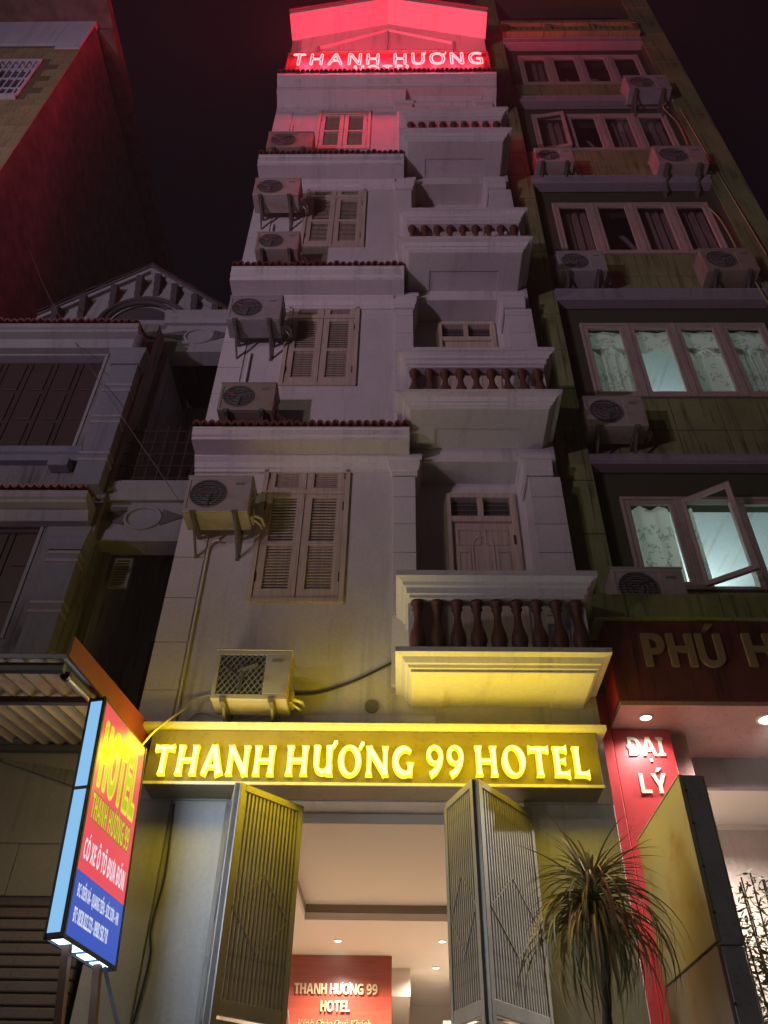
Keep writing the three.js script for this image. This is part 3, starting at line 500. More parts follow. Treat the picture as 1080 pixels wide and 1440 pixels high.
// ------------------------------------------------------------ outdoor air conditioners
function makeAC(mesh_) {
  const o = new THREE.Group(), w = 0.66, h = 0.48, z0 = 0.12, z1 = 0.42, cx = -0.10, cy = h / 2 + 0.01, r = 0.185;
  mesh('casing', [box(-w / 2, w / 2, 0, h, z0, z1 - 0.02, 0.012), box(-w / 2, w / 2, 0.0, 0.05, z1 - 0.02, z1, 0.006), box(-w / 2, w / 2, h - 0.045, h, z1 - 0.02, z1, 0.006), box(-w / 2, -w / 2 + 0.035, 0.05, h - 0.045, z1 - 0.02, z1, 0.005), box(0.11, w / 2, 0.05, h - 0.045, z1 - 0.02, z1, 0.005), box(-w / 2 - 0.01, w / 2 + 0.01, h, h + 0.015, z0 - 0.01, z1 + 0.006, 0.005)], M.ac, o);
  mesh('fan_recess', [box(-w / 2 + 0.035, 0.11, 0.05, h - 0.045, z1 - 0.0185, z1 - 0.016)], M.acDark, o);
  const blade = []; for (let i = 0; i < 3; i++) { const g = new THREE.BoxGeometry(0.15, 0.09, 0.006); g.rotateX(0.5); g.translate(0.09, 0, 0); g.rotateZ(i * 2.094 + 0.4); g.translate(cx, cy, z1 - 0.012); blade.push(clean(g)); }
  mesh('fan', [...blade, clean(new THREE.CylinderGeometry(0.04, 0.04, 0.012, 14).rotateX(Math.PI / 2).translate(cx, cy, z1 - 0.01))], M.acDark, o);
  const gr = [];
  if (mesh_) { for (let i = -7; i <= 7; i++) for (const s of [-1, 1]) { // a diamond lattice clipped to the square opening
    const x0 = -w / 2 + 0.035, x1 = 0.11, y0 = 0.05, y1 = h - 0.045, c = (x0 + x1) / 2 + i * 0.052, ym = (y0 + y1) / 2; let ta = y0, tb = y1; const X = (yy) => c + s * (yy - ym) * 0.7;
    const lim = [ym + s * (x0 - c) / 0.7, ym + s * (x1 - c) / 0.7].sort((a, b) => a - b); ta = Math.max(ta, lim[0]); tb = Math.min(tb, lim[1]); if (tb - ta > 0.03) gr.push(beam(V(X(ta), ta, z1 - 0.004 + s * 0.0015), V(X(tb), tb, z1 - 0.004 + s * 0.0015), 0.007, 0.007)); }
  } else {
    for (const q of [1, 0.72, 0.44, 0.2]) { const t = new THREE.TorusGeometry(r * q, 0.0045, 5, 36); t.translate(cx, cy, z1 - 0.002); gr.push(clean(t)); }
    for (let i = 0; i < 13; i++) { const y = (i - 6) / 6.5 * r, x = Math.sqrt(Math.max(0, r * r - y * y)); gr.push(box(cx - x, cx + x, cy + y - 0.004, cy + y + 0.004, z1 - 0.006, z1 - 0.001)); }
    const ringS = shape([[-w / 2 + 0.03, 0.045], [0.115, 0.045], [0.115, h - 0.04], [-w / 2 + 0.03, h - 0.04]]); ringS.holes.push(new THREE.Path().absarc(cx, cy, r, 0, 6.2832, true));
    mesh('front_plate', prism(ringS, z1 - 0.014, z1 - 0.008), M.ac, o);
  }
  mesh('grille', gr, M.acGrille, o);
  mesh('badge', [box(0.17, 0.26, h - 0.12, h - 0.09, z1, z1 + 0.003)], M.acGrille, o);
  mesh('side_louvre', Array.from({ length: 6 }, (_, i) => box(w / 2, w / 2 + 0.004, 0.12 + i * 0.045, 0.135 + i * 0.045, z0 + 0.04, z1 - 0.08)), M.acGrille, o);
  mesh('valve_cover', box(w / 2, w / 2 + 0.035, 0.04, 0.17, z0 + 0.03, z1 - 0.13, 0.01), M.ac, o);
  for (const x of [-0.22, 0.2]) mesh('bracket', [box(x - 0.02, x + 0.02, -0.035, -0.003, 0, z1 + 0.01), box(x - 0.018, x + 0.018, -0.3, 0.1, 0, 0.012), beam(V(x, -0.27, 0.01), V(x, -0.03, z1 - 0.08), 0.022, 0.022)], M.bracket, o);
  mesh('foot_rail', [box(-0.25, -0.19, -0.003, 0.012, z0, z1 + 0.012), box(0.17, 0.23, -0.003, 0.012, z0, z1 + 0.012)], M.bracket, o);
  mesh('pipe', [tube([V(w / 2 + 0.03, 0.1, 0.24), V(w / 2 + 0.09, 0.1, 0.2), V(w / 2 + 0.1, 0.13, 0.08), V(w / 2 + 0.1, 0.17, -0.02)], 0.018, 16), tube([V(w / 2 + 0.03, 0.06, 0.22), V(w / 2 + 0.08, 0.05, 0.16), V(w / 2 + 0.08, 0.1, 0.06), V(w / 2 + 0.08, 0.13, -0.02)], 0.012, 16)], M.pipe, o);
  return o;
}
const acTones = [M.ac, std([0.42, 0.40, 0.37], { map: T.rust, roughness: 0.5 }), std([0.30, 0.27, 0.22], { map: T.rust, roughness: 0.6 }), std([0.34, 0.33, 0.32], { map: T.metal, roughness: 0.5 })]; let nAC = 0;
const acA = makeAC(true), acB = makeAC(false);
let firstA = true, firstB = true;
function placeAC(lattice, x, y, z, s, label, group) {
  const src = lattice ? acA : acB, o = (lattice ? firstA : firstB) ? src : src.clone(); if (lattice) firstA = false; else firstB = false;
  const tone = acTones[nAC++ % acTones.length]; if (o !== src || nAC < 3) o.traverse((c) => { if (c.isMesh && acTones.includes(c.material)) c.material = tone; });
  o.rotation.z = rr(-0.012, 0.012); o.name = numbered('air_conditioner'); o.position.set(x, y, z); o.scale.set(s, s, 1); scene.add(o); tag(o, label, 'air conditioner', group); return o;
}
const AH = 'air conditioners on the hotel front', AGR = 'air conditioners on the green building';
placeAC(true, -1.26, 4.88, 0, 0.97, 'outdoor air conditioner with lattice grille lit yellow just above the hotel sign', AH);
placeAC(false, -1.85, 6.94, 0, 1.0, 'outdoor air conditioner left of the lowest brown shuttered hotel window', AH);
placeAC(false, -1.74, 8.44, 0, 0.95, 'outdoor air conditioner standing just above the lowest tiled eave of the hotel', AH);
placeAC(false, -1.85, 10.12, 0, 1.02, 'outdoor air conditioner left of the second hotel shutter window from below', AH);
placeAC(false, -1.72, 11.72, 0, 0.9, 'outdoor air conditioner standing just above the second tiled eave of the hotel', AH);
placeAC(false, -1.88, 13.2, 0, 1.04, 'outdoor air conditioner left of the third hotel shutter window from below', AH);
placeAC(false, -1.82, 14.72, 0, 1.12, 'reddish outdoor air conditioner left of the topmost hotel shutter window', AH);

// ------------------------------------------------------------ green building on the right
const green = thing('apartment_building', 'dark olive green apartment building with rows of pink framed windows on the right', 'building');
const GW = [[6.555, 7.83], [9.53, 11.05], [12.8, 14.3], [16.15, 17.6], [19.0, 20.43]], GH = [[7.92, 8.05], [10.91, 11.2], [14.08, 14.35], [16.95, 17.25], [19.78, 20.15]];
GH.splice(0, 5, [8.14, 8.32], [11.27, 11.60], [14.56, 14.86], [17.74, 17.98], [20.56, 20.90]); 
{
  const bx0 = 2.18, bx1 = 5.13, x1 = 5.70, wx0 = 2.47, wx1 = 5.0;
  mesh('pier', [box(HX1 + 0.01, bx0, 5.3, 25, -0.7, -0.21), box(bx1, x1, 0, 25, -0.7, -0.21), box(HX1 + 0.01, HX1 + 0.3, 0, 25, -14, -0.7), box(x1 - 0.3, x1, 0, 25, -14, -0.7)], M.oliveGap, green);
  for (let y = 5.62; y < 24; y += 0.78) { mesh('cladding_panel', box(HX1 + 0.015, bx0 + 0.004, y, y + 0.768, -0.21, -0.195 + rr(0, 0.004), 0.004), M.olive, green); mesh('cladding_panel', box(bx1 - 0.004, x1, y, y + 0.768, -0.21, -0.195 + rr(0, 0.004), 0.004), M.olive, green); }
  const wl = []; let y = 5.6;
  for (const [a, b] of GW) { wl.push(box(bx0, bx1, y, a, -0.6, -0.36)); wl.push(box(bx0, wx0, a, b, -0.6, -0.36), box(wx1, bx1, a, b, -0.6, -0.36)); y = b; }
  wl.push(box(bx0, bx1, y, 21.0, -0.6, -0.36), box(bx0, bx1, 23.4, 25, -0.6, -0.2), box(HX1, x1, 25, 25.3, -14, 0.0));
  mesh('wall', wl, M.oliveGap, green);
  GW.forEach(([a, b], k) => { // spandrel panels under each row of windows
    const lo = (k ? GH[k - 1][1] + 0.02 : 5.62), hi = a - 0.03, n = 5; if (hi - lo < 0.2) return;
    const rows = hi - lo > 0.9 ? 2 : 1;
    for (let r = 0; r < rows; r++) for (let i = 0; i < n; i++) mesh('cladding_panel', box(bx0 + (bx1 - bx0) * i / n + 0.005, bx0 + (bx1 - bx0) * (i + 1) / n - 0.005, lo + (hi - lo) * r / rows + 0.005, lo + (hi - lo) * (r + 1) / rows - 0.005, -0.36, -0.34 + rr(0, 0.004), 0.004), M.olive, green);
  });
  GH.forEach(([a, b]) => mesh('window_hood', sweep([[-0.15, a], [0, a], [0.0, a + 0.03], [0.02, a + 0.05], [0.03, b - 0.03], [0.045, b], [-0.15, b]].map(([o, q]) => [o, b - (b - q) * 0.62]), [[bx0 - 0.002, -0.19], [bx1 + 0.002, -0.19]]), M.hood, green));
  // roof balustrade
  mesh('balustrade_rail', [box(bx0, bx1, 21.5, 21.66, -0.3, -0.06, 0.01), box(bx0, bx1, 21.0, 21.14, -0.3, -0.06, 0.01), ...[0, 1, 2, 3].map((i) => box(bx0 + i * 0.94, bx0 + i * 0.94 + 0.13, 21.14, 21.5, -0.28, -0.08))], M.olive, green);
  const bg = clean(new THREE.LatheGeometry([[0.0, 0], [0.05, 0], [0.03, 0.05], [0.055, 0.13], [0.03, 0.26], [0.05, 0.33], [0.05, 0.36], [0, 0.36]].map(([x, q]) => new THREE.Vector2(x, q)), 10));
  for (let i = 0; i < 3; i++) for (let j = 0; j < 5; j++) put(mesh('baluster', bg, M.olive, green), bx0 + i * 0.94 + 0.13 + 0.135 * (j + 1), 21.14, -0.18);
  // windows
  const LW = (wx1 - wx0) / 4;
  const curtain = (x0, x1, y0, y1, z, waves, amp, ph) => { const g = new THREE.PlaneGeometry(x1 - x0, y1 - y0, 60, 8), p = g.attributes.position; for (let i = 0; i < p.count; i++) { const u = p.getX(i) / (x1 - x0) + 0.5, v = p.getY(i) / (y1 - y0) + 0.5; p.setZ(i, Math.sin(u * waves * 6.283 + ph + Math.sin(v * 2) * 0.4) * amp + Math.sin(u * waves * 2.1 * 6.283 + ph * 2) * amp * 0.3); } g.translate((x0 + x1) / 2, (y0 + y1) / 2, z); return clean(g, false); };
  GW.forEach(([a, b], k) => {
    const litRow = k < 2;
    for (let i = 0; i < 4; i++) {
      const w = part('window', green), x0 = wx0 + LW * i, x1 = x0 + LW, z = -0.37, open = (k === 0 && i === 1) || (k === 3 && i === 0);
      mesh('frame', [box(x0, x0 + 0.035, a, b, z - 0.06, z + 0.045, 0.005), box(x1 - 0.035, x1, a, b, z - 0.06, z + 0.045, 0.005), box(x0 + 0.035, x1 - 0.035, b - 0.04, b, z - 0.06, z + 0.043, 0.005), box(x0 + 0.035, x1 - 0.035, a, a + 0.04, z - 0.06, z + 0.043, 0.005)], M.pinkFrame, w);
      const s = part('sash', w), sw = LW - 0.075, sh = b - a - 0.085;
      s.position.set(x0 + 0.0375, a + 0.0425, z + 0.01); if (open) s.rotation.y = k === 0 ? -0.62 : -0.16;
      mesh('sash', [box(0, 0.06, 0, sh, -0.02, 0.025, 0.005), box(sw - 0.06, sw, 0, sh, -0.02, 0.025, 0.005), box(0.06, sw - 0.06, 0, 0.06, -0.02, 0.024, 0.005), box(0.06, sw - 0.06, sh - 0.06, sh, -0.02, 0.024, 0.005)], M.pinkFrame, s).name = 'sash_frame';
      mesh('pane', box(0.055, sw - 0.055, 0.055, sh - 0.055, -0.002, 0.002), M.glass, s);
      // sub-parts may not sit four deep: the sash's own meshes move up to the window
      for (const c of [...s.children]) { s.updateMatrix(); c.applyMatrix4(s.matrix); w.add(c); } w.remove(s);
      if (litRow) {
        if (k === 1 && i !== 1) mesh('curtain', curtain(x0, x1, a - 0.05, b - 0.35, z - 0.16, i === 2 ? 2.5 : 5, i === 2 ? 0.03 : 0.05, i), M.curtainLit, w);
        if (k === 1) { const p = curtain(x0 - 0.01, x1 + 0.01, b - 0.42, b + 0.05, z - 0.12, 2, 0.012, i * 2); const q = p.attributes.position; for (let v = 0; v < q.count; v++) if (q.getY(v) < b - 0.40) q.setY(v, b - 0.42 + 0.06 * Math.sin((q.getX(v) - x0) / LW * 12.5)); mesh('valance', p, M.curtainLit, w); }
        if (k === 0 && (i === 0 || i === 3)) mesh('curtain', curtain(x0, x1 - (i ? 0 : 0.04), a - 0.05, b + 0.1, z - 0.16, 2.6, 0.035, i), M.curtainLit, w);
        if (k === 0 && i === 1) mesh('curtain', curtain(x0, x0 + 0.22, a - 0.05, b + 0.1, z - 0.18, 2, 0.03, i), M.curtainLit, w);
      } else if (!(k === 2 && i === 1) && !(k === 3 && i === 1) && !(k === 4 && i > 0)) mesh('curtain', curtain(x0, x1, a - 0.02, b + 0.02, z - 0.16, 4.5, 0.04, i * 1.7 + k), M.curtainPlain, w);
    }
    const room = part('room', green), z0 = -3.4, f = a - 0.9, c = b + 0.45, wm = litRow ? M.roomWall : M.roomPlain;
    mesh('room_shell', [box(bx0 - 0.1, bx1 + 0.1, c, c + 0.06, z0, -0.6), box(bx0 - 0.1, bx1 + 0.1, f - 0.06, f, z0, -0.6), box(bx0 - 0.1, bx1 + 0.1, f, c, z0 - 0.06, z0), box(bx0 - 0.16, bx0 - 0.1, f, c, z0, -0.6), box(bx1 + 0.1, bx1 + 0.16, f, c, z0, -0.6)], wm, room);
    if (litRow) {
      mesh('ceiling_trim', box(bx0 - 0.09, bx1 + 0.09, c - 0.08, c - 0.001, z0 + 0.001, z0 + 0.06), M.roomWall, room);
      const l = thing('tube_lamp', k ? 'white tube lamp in the upper lit room behind the curtains' : 'white tube lamp in the lower lit room behind the open casement', 'lamp', [3.6, c - 0.3, z0 + 0.08]);
      mesh('tube', [bar(V(-0.55, 0, 0.05), V(0.55, 0, 0.05), 0.016, 10)], glow(0.75, 1, 0.98, 4), l); mesh('fitting', box(-0.6, 0.6, -0.03, 0.03, -0.05, 0.03, 0.005), M.pipe, l);
      area(lightColor(0.80, 1, 1.0), LIGHT.room * (k ? 3.2 : 5.2), 1.2, 0.12, V(3.6, c - 0.36, z0 + 0.22), V(3.6, c - 0.6, 1));
    }
  });
  mesh('drain_pipe', [tube([V(5.03, 10.9, -0.1), V(5.0, 12.2, -0.16), V(4.95, 13.6, -0.18), V(4.8, 13.95, -0.15)], 0.013, 30), tube([V(5.35, 12.4, -0.12), V(5.28, 15, -0.16), V(5.2, 17.4, -0.16)], 0.011, 30), tube([V(5.0, 15.9, -0.14), V(5.02, 16.8, -0.16), V(4.9, 17.5, -0.16), V(4.98, 17.65, -0.16)], 0.011, 24)], M.ochre, green);
}
placeAC(false, 4.68, 17.78, -0.37, 1.22, 'outdoor air conditioner below the topmost window row of the green building', AGR);
placeAC(false, 4.66, 14.85, -0.37, 1.25, 'right outdoor air conditioner below the second highest window row of the green building', AGR);
placeAC(false, 2.56, 14.95, -0.37, 0.95, 'left dark outdoor air conditioner below the second highest window row of the green building', AGR);
placeAC(false, 4.66, 11.75, -0.37, 1.12, 'right outdoor air conditioner below the third highest window row of the green building', AGR);
placeAC(false, 2.58, 11.75, -0.37, 1.0, 'left outdoor air conditioner below the third highest window row of the green building', AGR);
placeAC(false, 2.52, 8.58, -0.37, 1.05, 'outdoor air conditioner below the lit curtained window row of the green building', AGR);
placeAC(false, 2.40, 5.98, -0.30, 1.05, 'dark outdoor air conditioner below the open lit casement just over the shop sign', AGR);

// ------------------------------------------------------------ shop at the foot of the green building
{
  const s = thing('shop_front', 'red shop portal with dim name board and bright soffit lamps at the right', 'shop front');
  const x0 = 1.89, z1 = 0.15;
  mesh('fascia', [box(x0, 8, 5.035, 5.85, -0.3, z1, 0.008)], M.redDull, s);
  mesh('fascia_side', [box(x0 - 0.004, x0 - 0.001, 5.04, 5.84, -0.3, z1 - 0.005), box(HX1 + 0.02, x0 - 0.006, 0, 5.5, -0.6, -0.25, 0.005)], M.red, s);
  mesh('soffit', box(x0 + 0.01, 8, 4.995, 5.033, -0.95, z1 - 0.004), M.soffitPink, s);
  mesh('coping', box(x0 - 0.1, 8, 5.855, 6.12, -0.36, z1 + 0.05, 0.01), M.olive, s);
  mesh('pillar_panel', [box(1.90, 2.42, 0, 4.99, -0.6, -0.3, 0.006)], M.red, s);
  mesh('pillar_side', [box(2.425, 2.60, 0, 4.99, -0.7, -0.42, 0.006)], M.soffitPink, s);
  mesh('lintel', [box(2.43, 8, 4.70, 4.993, -0.95, -0.89)], M.hood, s);
  mesh('shop_ceiling', box(2.0, 8, 4.70, 4.75, -4, -0.95), M.white, s);
  mesh('shop_wall', [box(2.62, 8, 0, 4.70, -2.0, -1.85), box(7.9, 8, 0, 4.7, -1.85, -0.9), box(2.3, 2.4, 0, 4.7, -2, -0.6)], wallMat([0.56, 0.46, 0.41]), s);
  mesh('wall_cornice', box(2.62, 7.9, 4.66, 4.699, -1.85, -1.80), M.white, s);
  setText(s, 'fascia_letter', 'PHÚ', FB, 2.19, 2.905, 5.365, 0.335, z1, 0.03, M.creamDull, 0.10);
  setText(s, 'fascia_letter', 'H', FB, 3.10, 3.36, 5.37, 0.335, z1, 0.03, M.creamDull, 0.10);
  setText(s, 'pillar_letter', 'ĐẠI', FB, 2.01, 2.34, 4.735, 0.175, -0.298, 0.012, M.letterCream, 0.08);
  setText(s, 'pillar_letter', 'LÝ', FB, 2.065, 2.30, 4.40, 0.175, -0.298, 0.012, M.letterCream, 0.08);
  settle(s, 3.5, 0, -0.3);
  const dl = (x, y, z, r, label, I, k) => { const o = thing('downlight', label, 'lamp', [x, y, z], 'recessed lamps'); mesh('trim_ring', clean(new THREE.TorusGeometry(r * 1.15, r * 0.18, 8, 28).rotateX(Math.PI / 2)), M.pipe, o); mesh('bulb', clean(new THREE.CylinderGeometry(r, r, 0.012, 24)), glow(1, 0.95, 0.88, k), o); const l = new THREE.SpotLight(label.includes('lobby') ? lightColor(1, 0.84, 0.68) : lightColor(1, 0.94, 0.86), I, 0, 1.35, 0.6, 2); l.position.set(x, y - 0.03, z); l.target.position.set(x, 0, z + 0.15); l.castShadow = true; l.shadow.radius = 2; scene.add(l, l.target); return o; };
  dl(2.16, 4.99, -0.07, 0.045, 'bright recessed lamp in the pink soffit above the red pillar panel', 1.3 * LIGHT.shop, 8);
  dl(3.23, 4.99, -0.08, 0.08, 'glaring white lamp under the shop soffit at the right edge', 15 * LIGHT.shop, 14);
  dl(2.88, 4.695, -1.06, 0.035, 'small recessed lamp in the shop ceiling behind the blank signboard', 5 * LIGHT.shop, 8);
  // lobby lamps
  dl(-0.67, 3.945, -3.34, 0.035, 'small recessed lobby lamp in front of the red reception wall', 6 * LIGHT.lobby, 8);
  dl(0.475, 3.945, -3.31, 0.035, 'recessed lobby lamp beside the right gate leaf, the nearer of two', 6 * LIGHT.lobby, 8);
  dl(0.45, 3.945, -4.54, 0.035, 'recessed lobby lamp farther back beside the right gate leaf', 6 * LIGHT.lobby, 8);
}
// ------------------------------------------------------------ blank sign box, plants on the right
{
  const s = thing('blank_sign_box', 'unlit blank sign box with yellowish face and dark slate edge beside the plant', 'sign box');
  const x = 1.745;
  mesh('face_panel', box(x, x + 0.02, 2.80, 3.74, 0.44, 1.60, 0.003), M.blankFace, s);
  mesh('lower_panel', box(x + 0.005, x + 0.024, 0.6, 2.785, 0.42, 1.59, 0.003), M.blankLow, s);
  mesh('casing', [box(x + 0.022, x + 0.15, 2.785, 3.75, 0.44, 1.605, 0.006), box(x + 0.026, x + 0.15, 0.4, 2.78, 0.42, 1.60, 0.006)], M.slate, s);
  mesh('edge_strip', [box(x - 0.004, x + 0.024, 3.742, 3.752, 0.44, 1.605), box(x - 0.004, x + 0.022, 2.80, 3.74, 1.602, 1.612), box(x + 0.15, x + 0.156, 0.4, 3.75, 1.596, 1.61)], M.metalSheet, s);
  mesh('screw', [2.95, 3.2, 3.45, 3.65, 2.5].flatMap((y) => [clean(new THREE.SphereGeometry(0.009, 8, 6).translate(x + 0.024, y, 1.607))]), M.black, s);
  for (const z of [0.5, 1.5]) mesh('leg', box(x + 0.03, x + 0.07, 0, 0.42, z, z + 0.04), M.steel, s);
  settle(s, x + 0.08, 0, 1.0);
}
{
  const px = 1.17, pz = 1.3, o = thing('potted_palm', 'slender palm with fountain of thin drooping leaves in front of the right wall', 'plant', [px, 0, pz]);
  const tr = [V(0.06, 0.4, 0), V(-0.02, 0.9, 0.01), V(0.05, 1.5, 0), V(0.0, 2.0, 0.02), V(-0.02, 2.4, 0), V(0.02, 2.8, 0), V(0.0, 3.14, 0)];
  mesh('trunk', (() => { const g = new THREE.TubeGeometry(new THREE.CatmullRomCurve3(tr), 60, 0.028, 9, false), p = g.attributes.position; for (let i = 0; i < p.count; i++) { const y = p.getY(i), k = 1 + 0.12 * Math.sin(y * 90) + (y < 0.9 ? (0.9 - y) * 1.6 : 0); p.setX(i, p.getX(i) * 1 + (k - 1) * 0.02 * Math.sign(p.getX(i))); } return clean(g); })(), M.bark, o);
  mesh('pot', clean(new THREE.LatheGeometry([[0, 0], [0.2, 0], [0.27, 0.42], [0.30, 0.42], [0.30, 0.47], [0.24, 0.47], [0.23, 0.40], [0, 0.40]].map(([x, y]) => new THREE.Vector2(x, y)), 24)), std([0.25, 0.10, 0.06]), o);
  const mats = [std([0.30, 0.33, 0.13], { roughness: 0.5 }), std([0.40, 0.38, 0.18], { roughness: 0.5 }), std([0.36, 0.27, 0.15], { roughness: 0.6 }), std([0.20, 0.22, 0.09], { roughness: 0.5 })];
  const leaf = (len, e, droop, w) => {       // a long narrow folded blade that leaves at angle e and bends over by droop
    const n = 16, pos = [], pts = [[0, 0]]; for (let i = 1; i <= n; i++) { const a = (e - droop * Math.pow(i / n, 0.95)) * R; pts.push([pts[i - 1][0] + Math.cos(a) * len / n, pts[i - 1][1] + Math.sin(a) * len / n]); }
    for (let i = 0; i < n; i++) { const a = pts[i], b = pts[i + 1], q = (t) => w * Math.min(1, 0.5 + t * 3) * Math.pow(1 - t, 0.7) + 0.0005, wa = q(i / n), wb = q((i + 1) / n);
      for (const s of [1, -1]) { const A = [a[0], a[1], 0], B = [b[0], b[1], 0], C = [b[0], b[1] + wb * 0.5, s * wb], D = [a[0], a[1] + wa * 0.5, s * wa]; pos.push(...A, ...B, ...C, ...A, ...C, ...D); } }
    const g = new THREE.BufferGeometry(); g.setAttribute('position', new THREE.Float32BufferAttribute(pos, 3)); g.computeVertexNormals(); return uvBox(g);
  };
  const up = [], down = []; for (let i = 0; i < 16; i++) { up.push(leaf(rr(0.36, 0.62), rr(30, 84), rr(20, 120), 0.012)); down.push(leaf(rr(0.5, 0.78), rr(0, 52), rr(112, 148), 0.0125)); }
  for (let i = 0; i < 290; i++) {
    const hi = i < 95, m = mesh('leaf', (hi ? up : down)[i % 16], mats[hi ? (rnd() < 0.75 ? i % 2 : 2) : 1 + i % 3], o);
    m.position.set(rr(-0.015, 0.015), hi ? rr(3.10, 3.2) : rr(2.9, 3.14), rr(-0.015, 0.015)); m.rotation.set(rr(-0.15, 0.15), rr(0, 6.283), rr(-0.12, 0.12)); m.scale.setScalar(rr(0.8, 1.15));
  }
}
{
  const o = thing('leafy_shrub', 'leafy potted shrub behind the slate edge of the blank sign box', 'plant', [2.40, 0, 0.70]);
  const lg = (() => { const s = new THREE.Shape(); s.moveTo(0, 0); s.quadraticCurveTo(0.022, 0.016, 0.06, 0); s.quadraticCurveTo(0.022, -0.016, 0, 0); const g = new THREE.ShapeGeometry(s, 4); g.rotateX(-1.2); return g; })();
  const lm = std([0.15, 0.165, 0.075], { roughness: 0.75 }), n = 5200, im = new THREE.InstancedMesh(clean(lg, true), lm, n), d = new THREE.Object3D(), c = new THREE.Color();
  const st = []; const stems = Array.from({ length: 26 }, () => { const a = rr(0, 6.28), q = rr(0.05, 0.5); return [V(0, 1.0, 0), V(Math.cos(a) * q * 0.5, 1.8, Math.sin(a) * q * 0.5), V(Math.cos(a) * q, rr(2.75, 3.6) - q * 0.5, Math.sin(a) * q)]; });
  stems.forEach((p) => st.push(tube(p, 0.006, 14, 5)));
  for (let i = 0; i < n; i++) { const p = stems[i % 26], t = Math.pow(rnd(), 0.6), v = new THREE.QuadraticBezierCurve3(...p).getPoint(t); d.position.copy(v).add(V(rr(-0.11, 0.11), rr(-0.07, 0.07), rr(-0.11, 0.11))); d.rotation.set(rr(-0.6, 0.6), rr(0, 6.28), rr(-0.5, 0.6)); d.scale.setScalar(rr(0.7, 1.4)); d.updateMatrix(); im.setMatrixAt(i, d.matrix); const k = rr(0.7, 1.6); im.setColorAt(i, c.setRGB(k * rr(0.9, 1.4), k, k * 0.8)); }
  im.name = 'foliage'; im.userData.kind = 'stuff'; im.castShadow = true; o.add(im); mesh('stems', st, M.bark, o);
  mesh('pot', clean(new THREE.LatheGeometry([[0, 0], [0.25, 0], [0.33, 0.9], [0.3, 0.95], [0, 0.9]].map(([x, y]) => new THREE.Vector2(x, y)), 20)), std([0.2, 0.19, 0.18]), o);
}
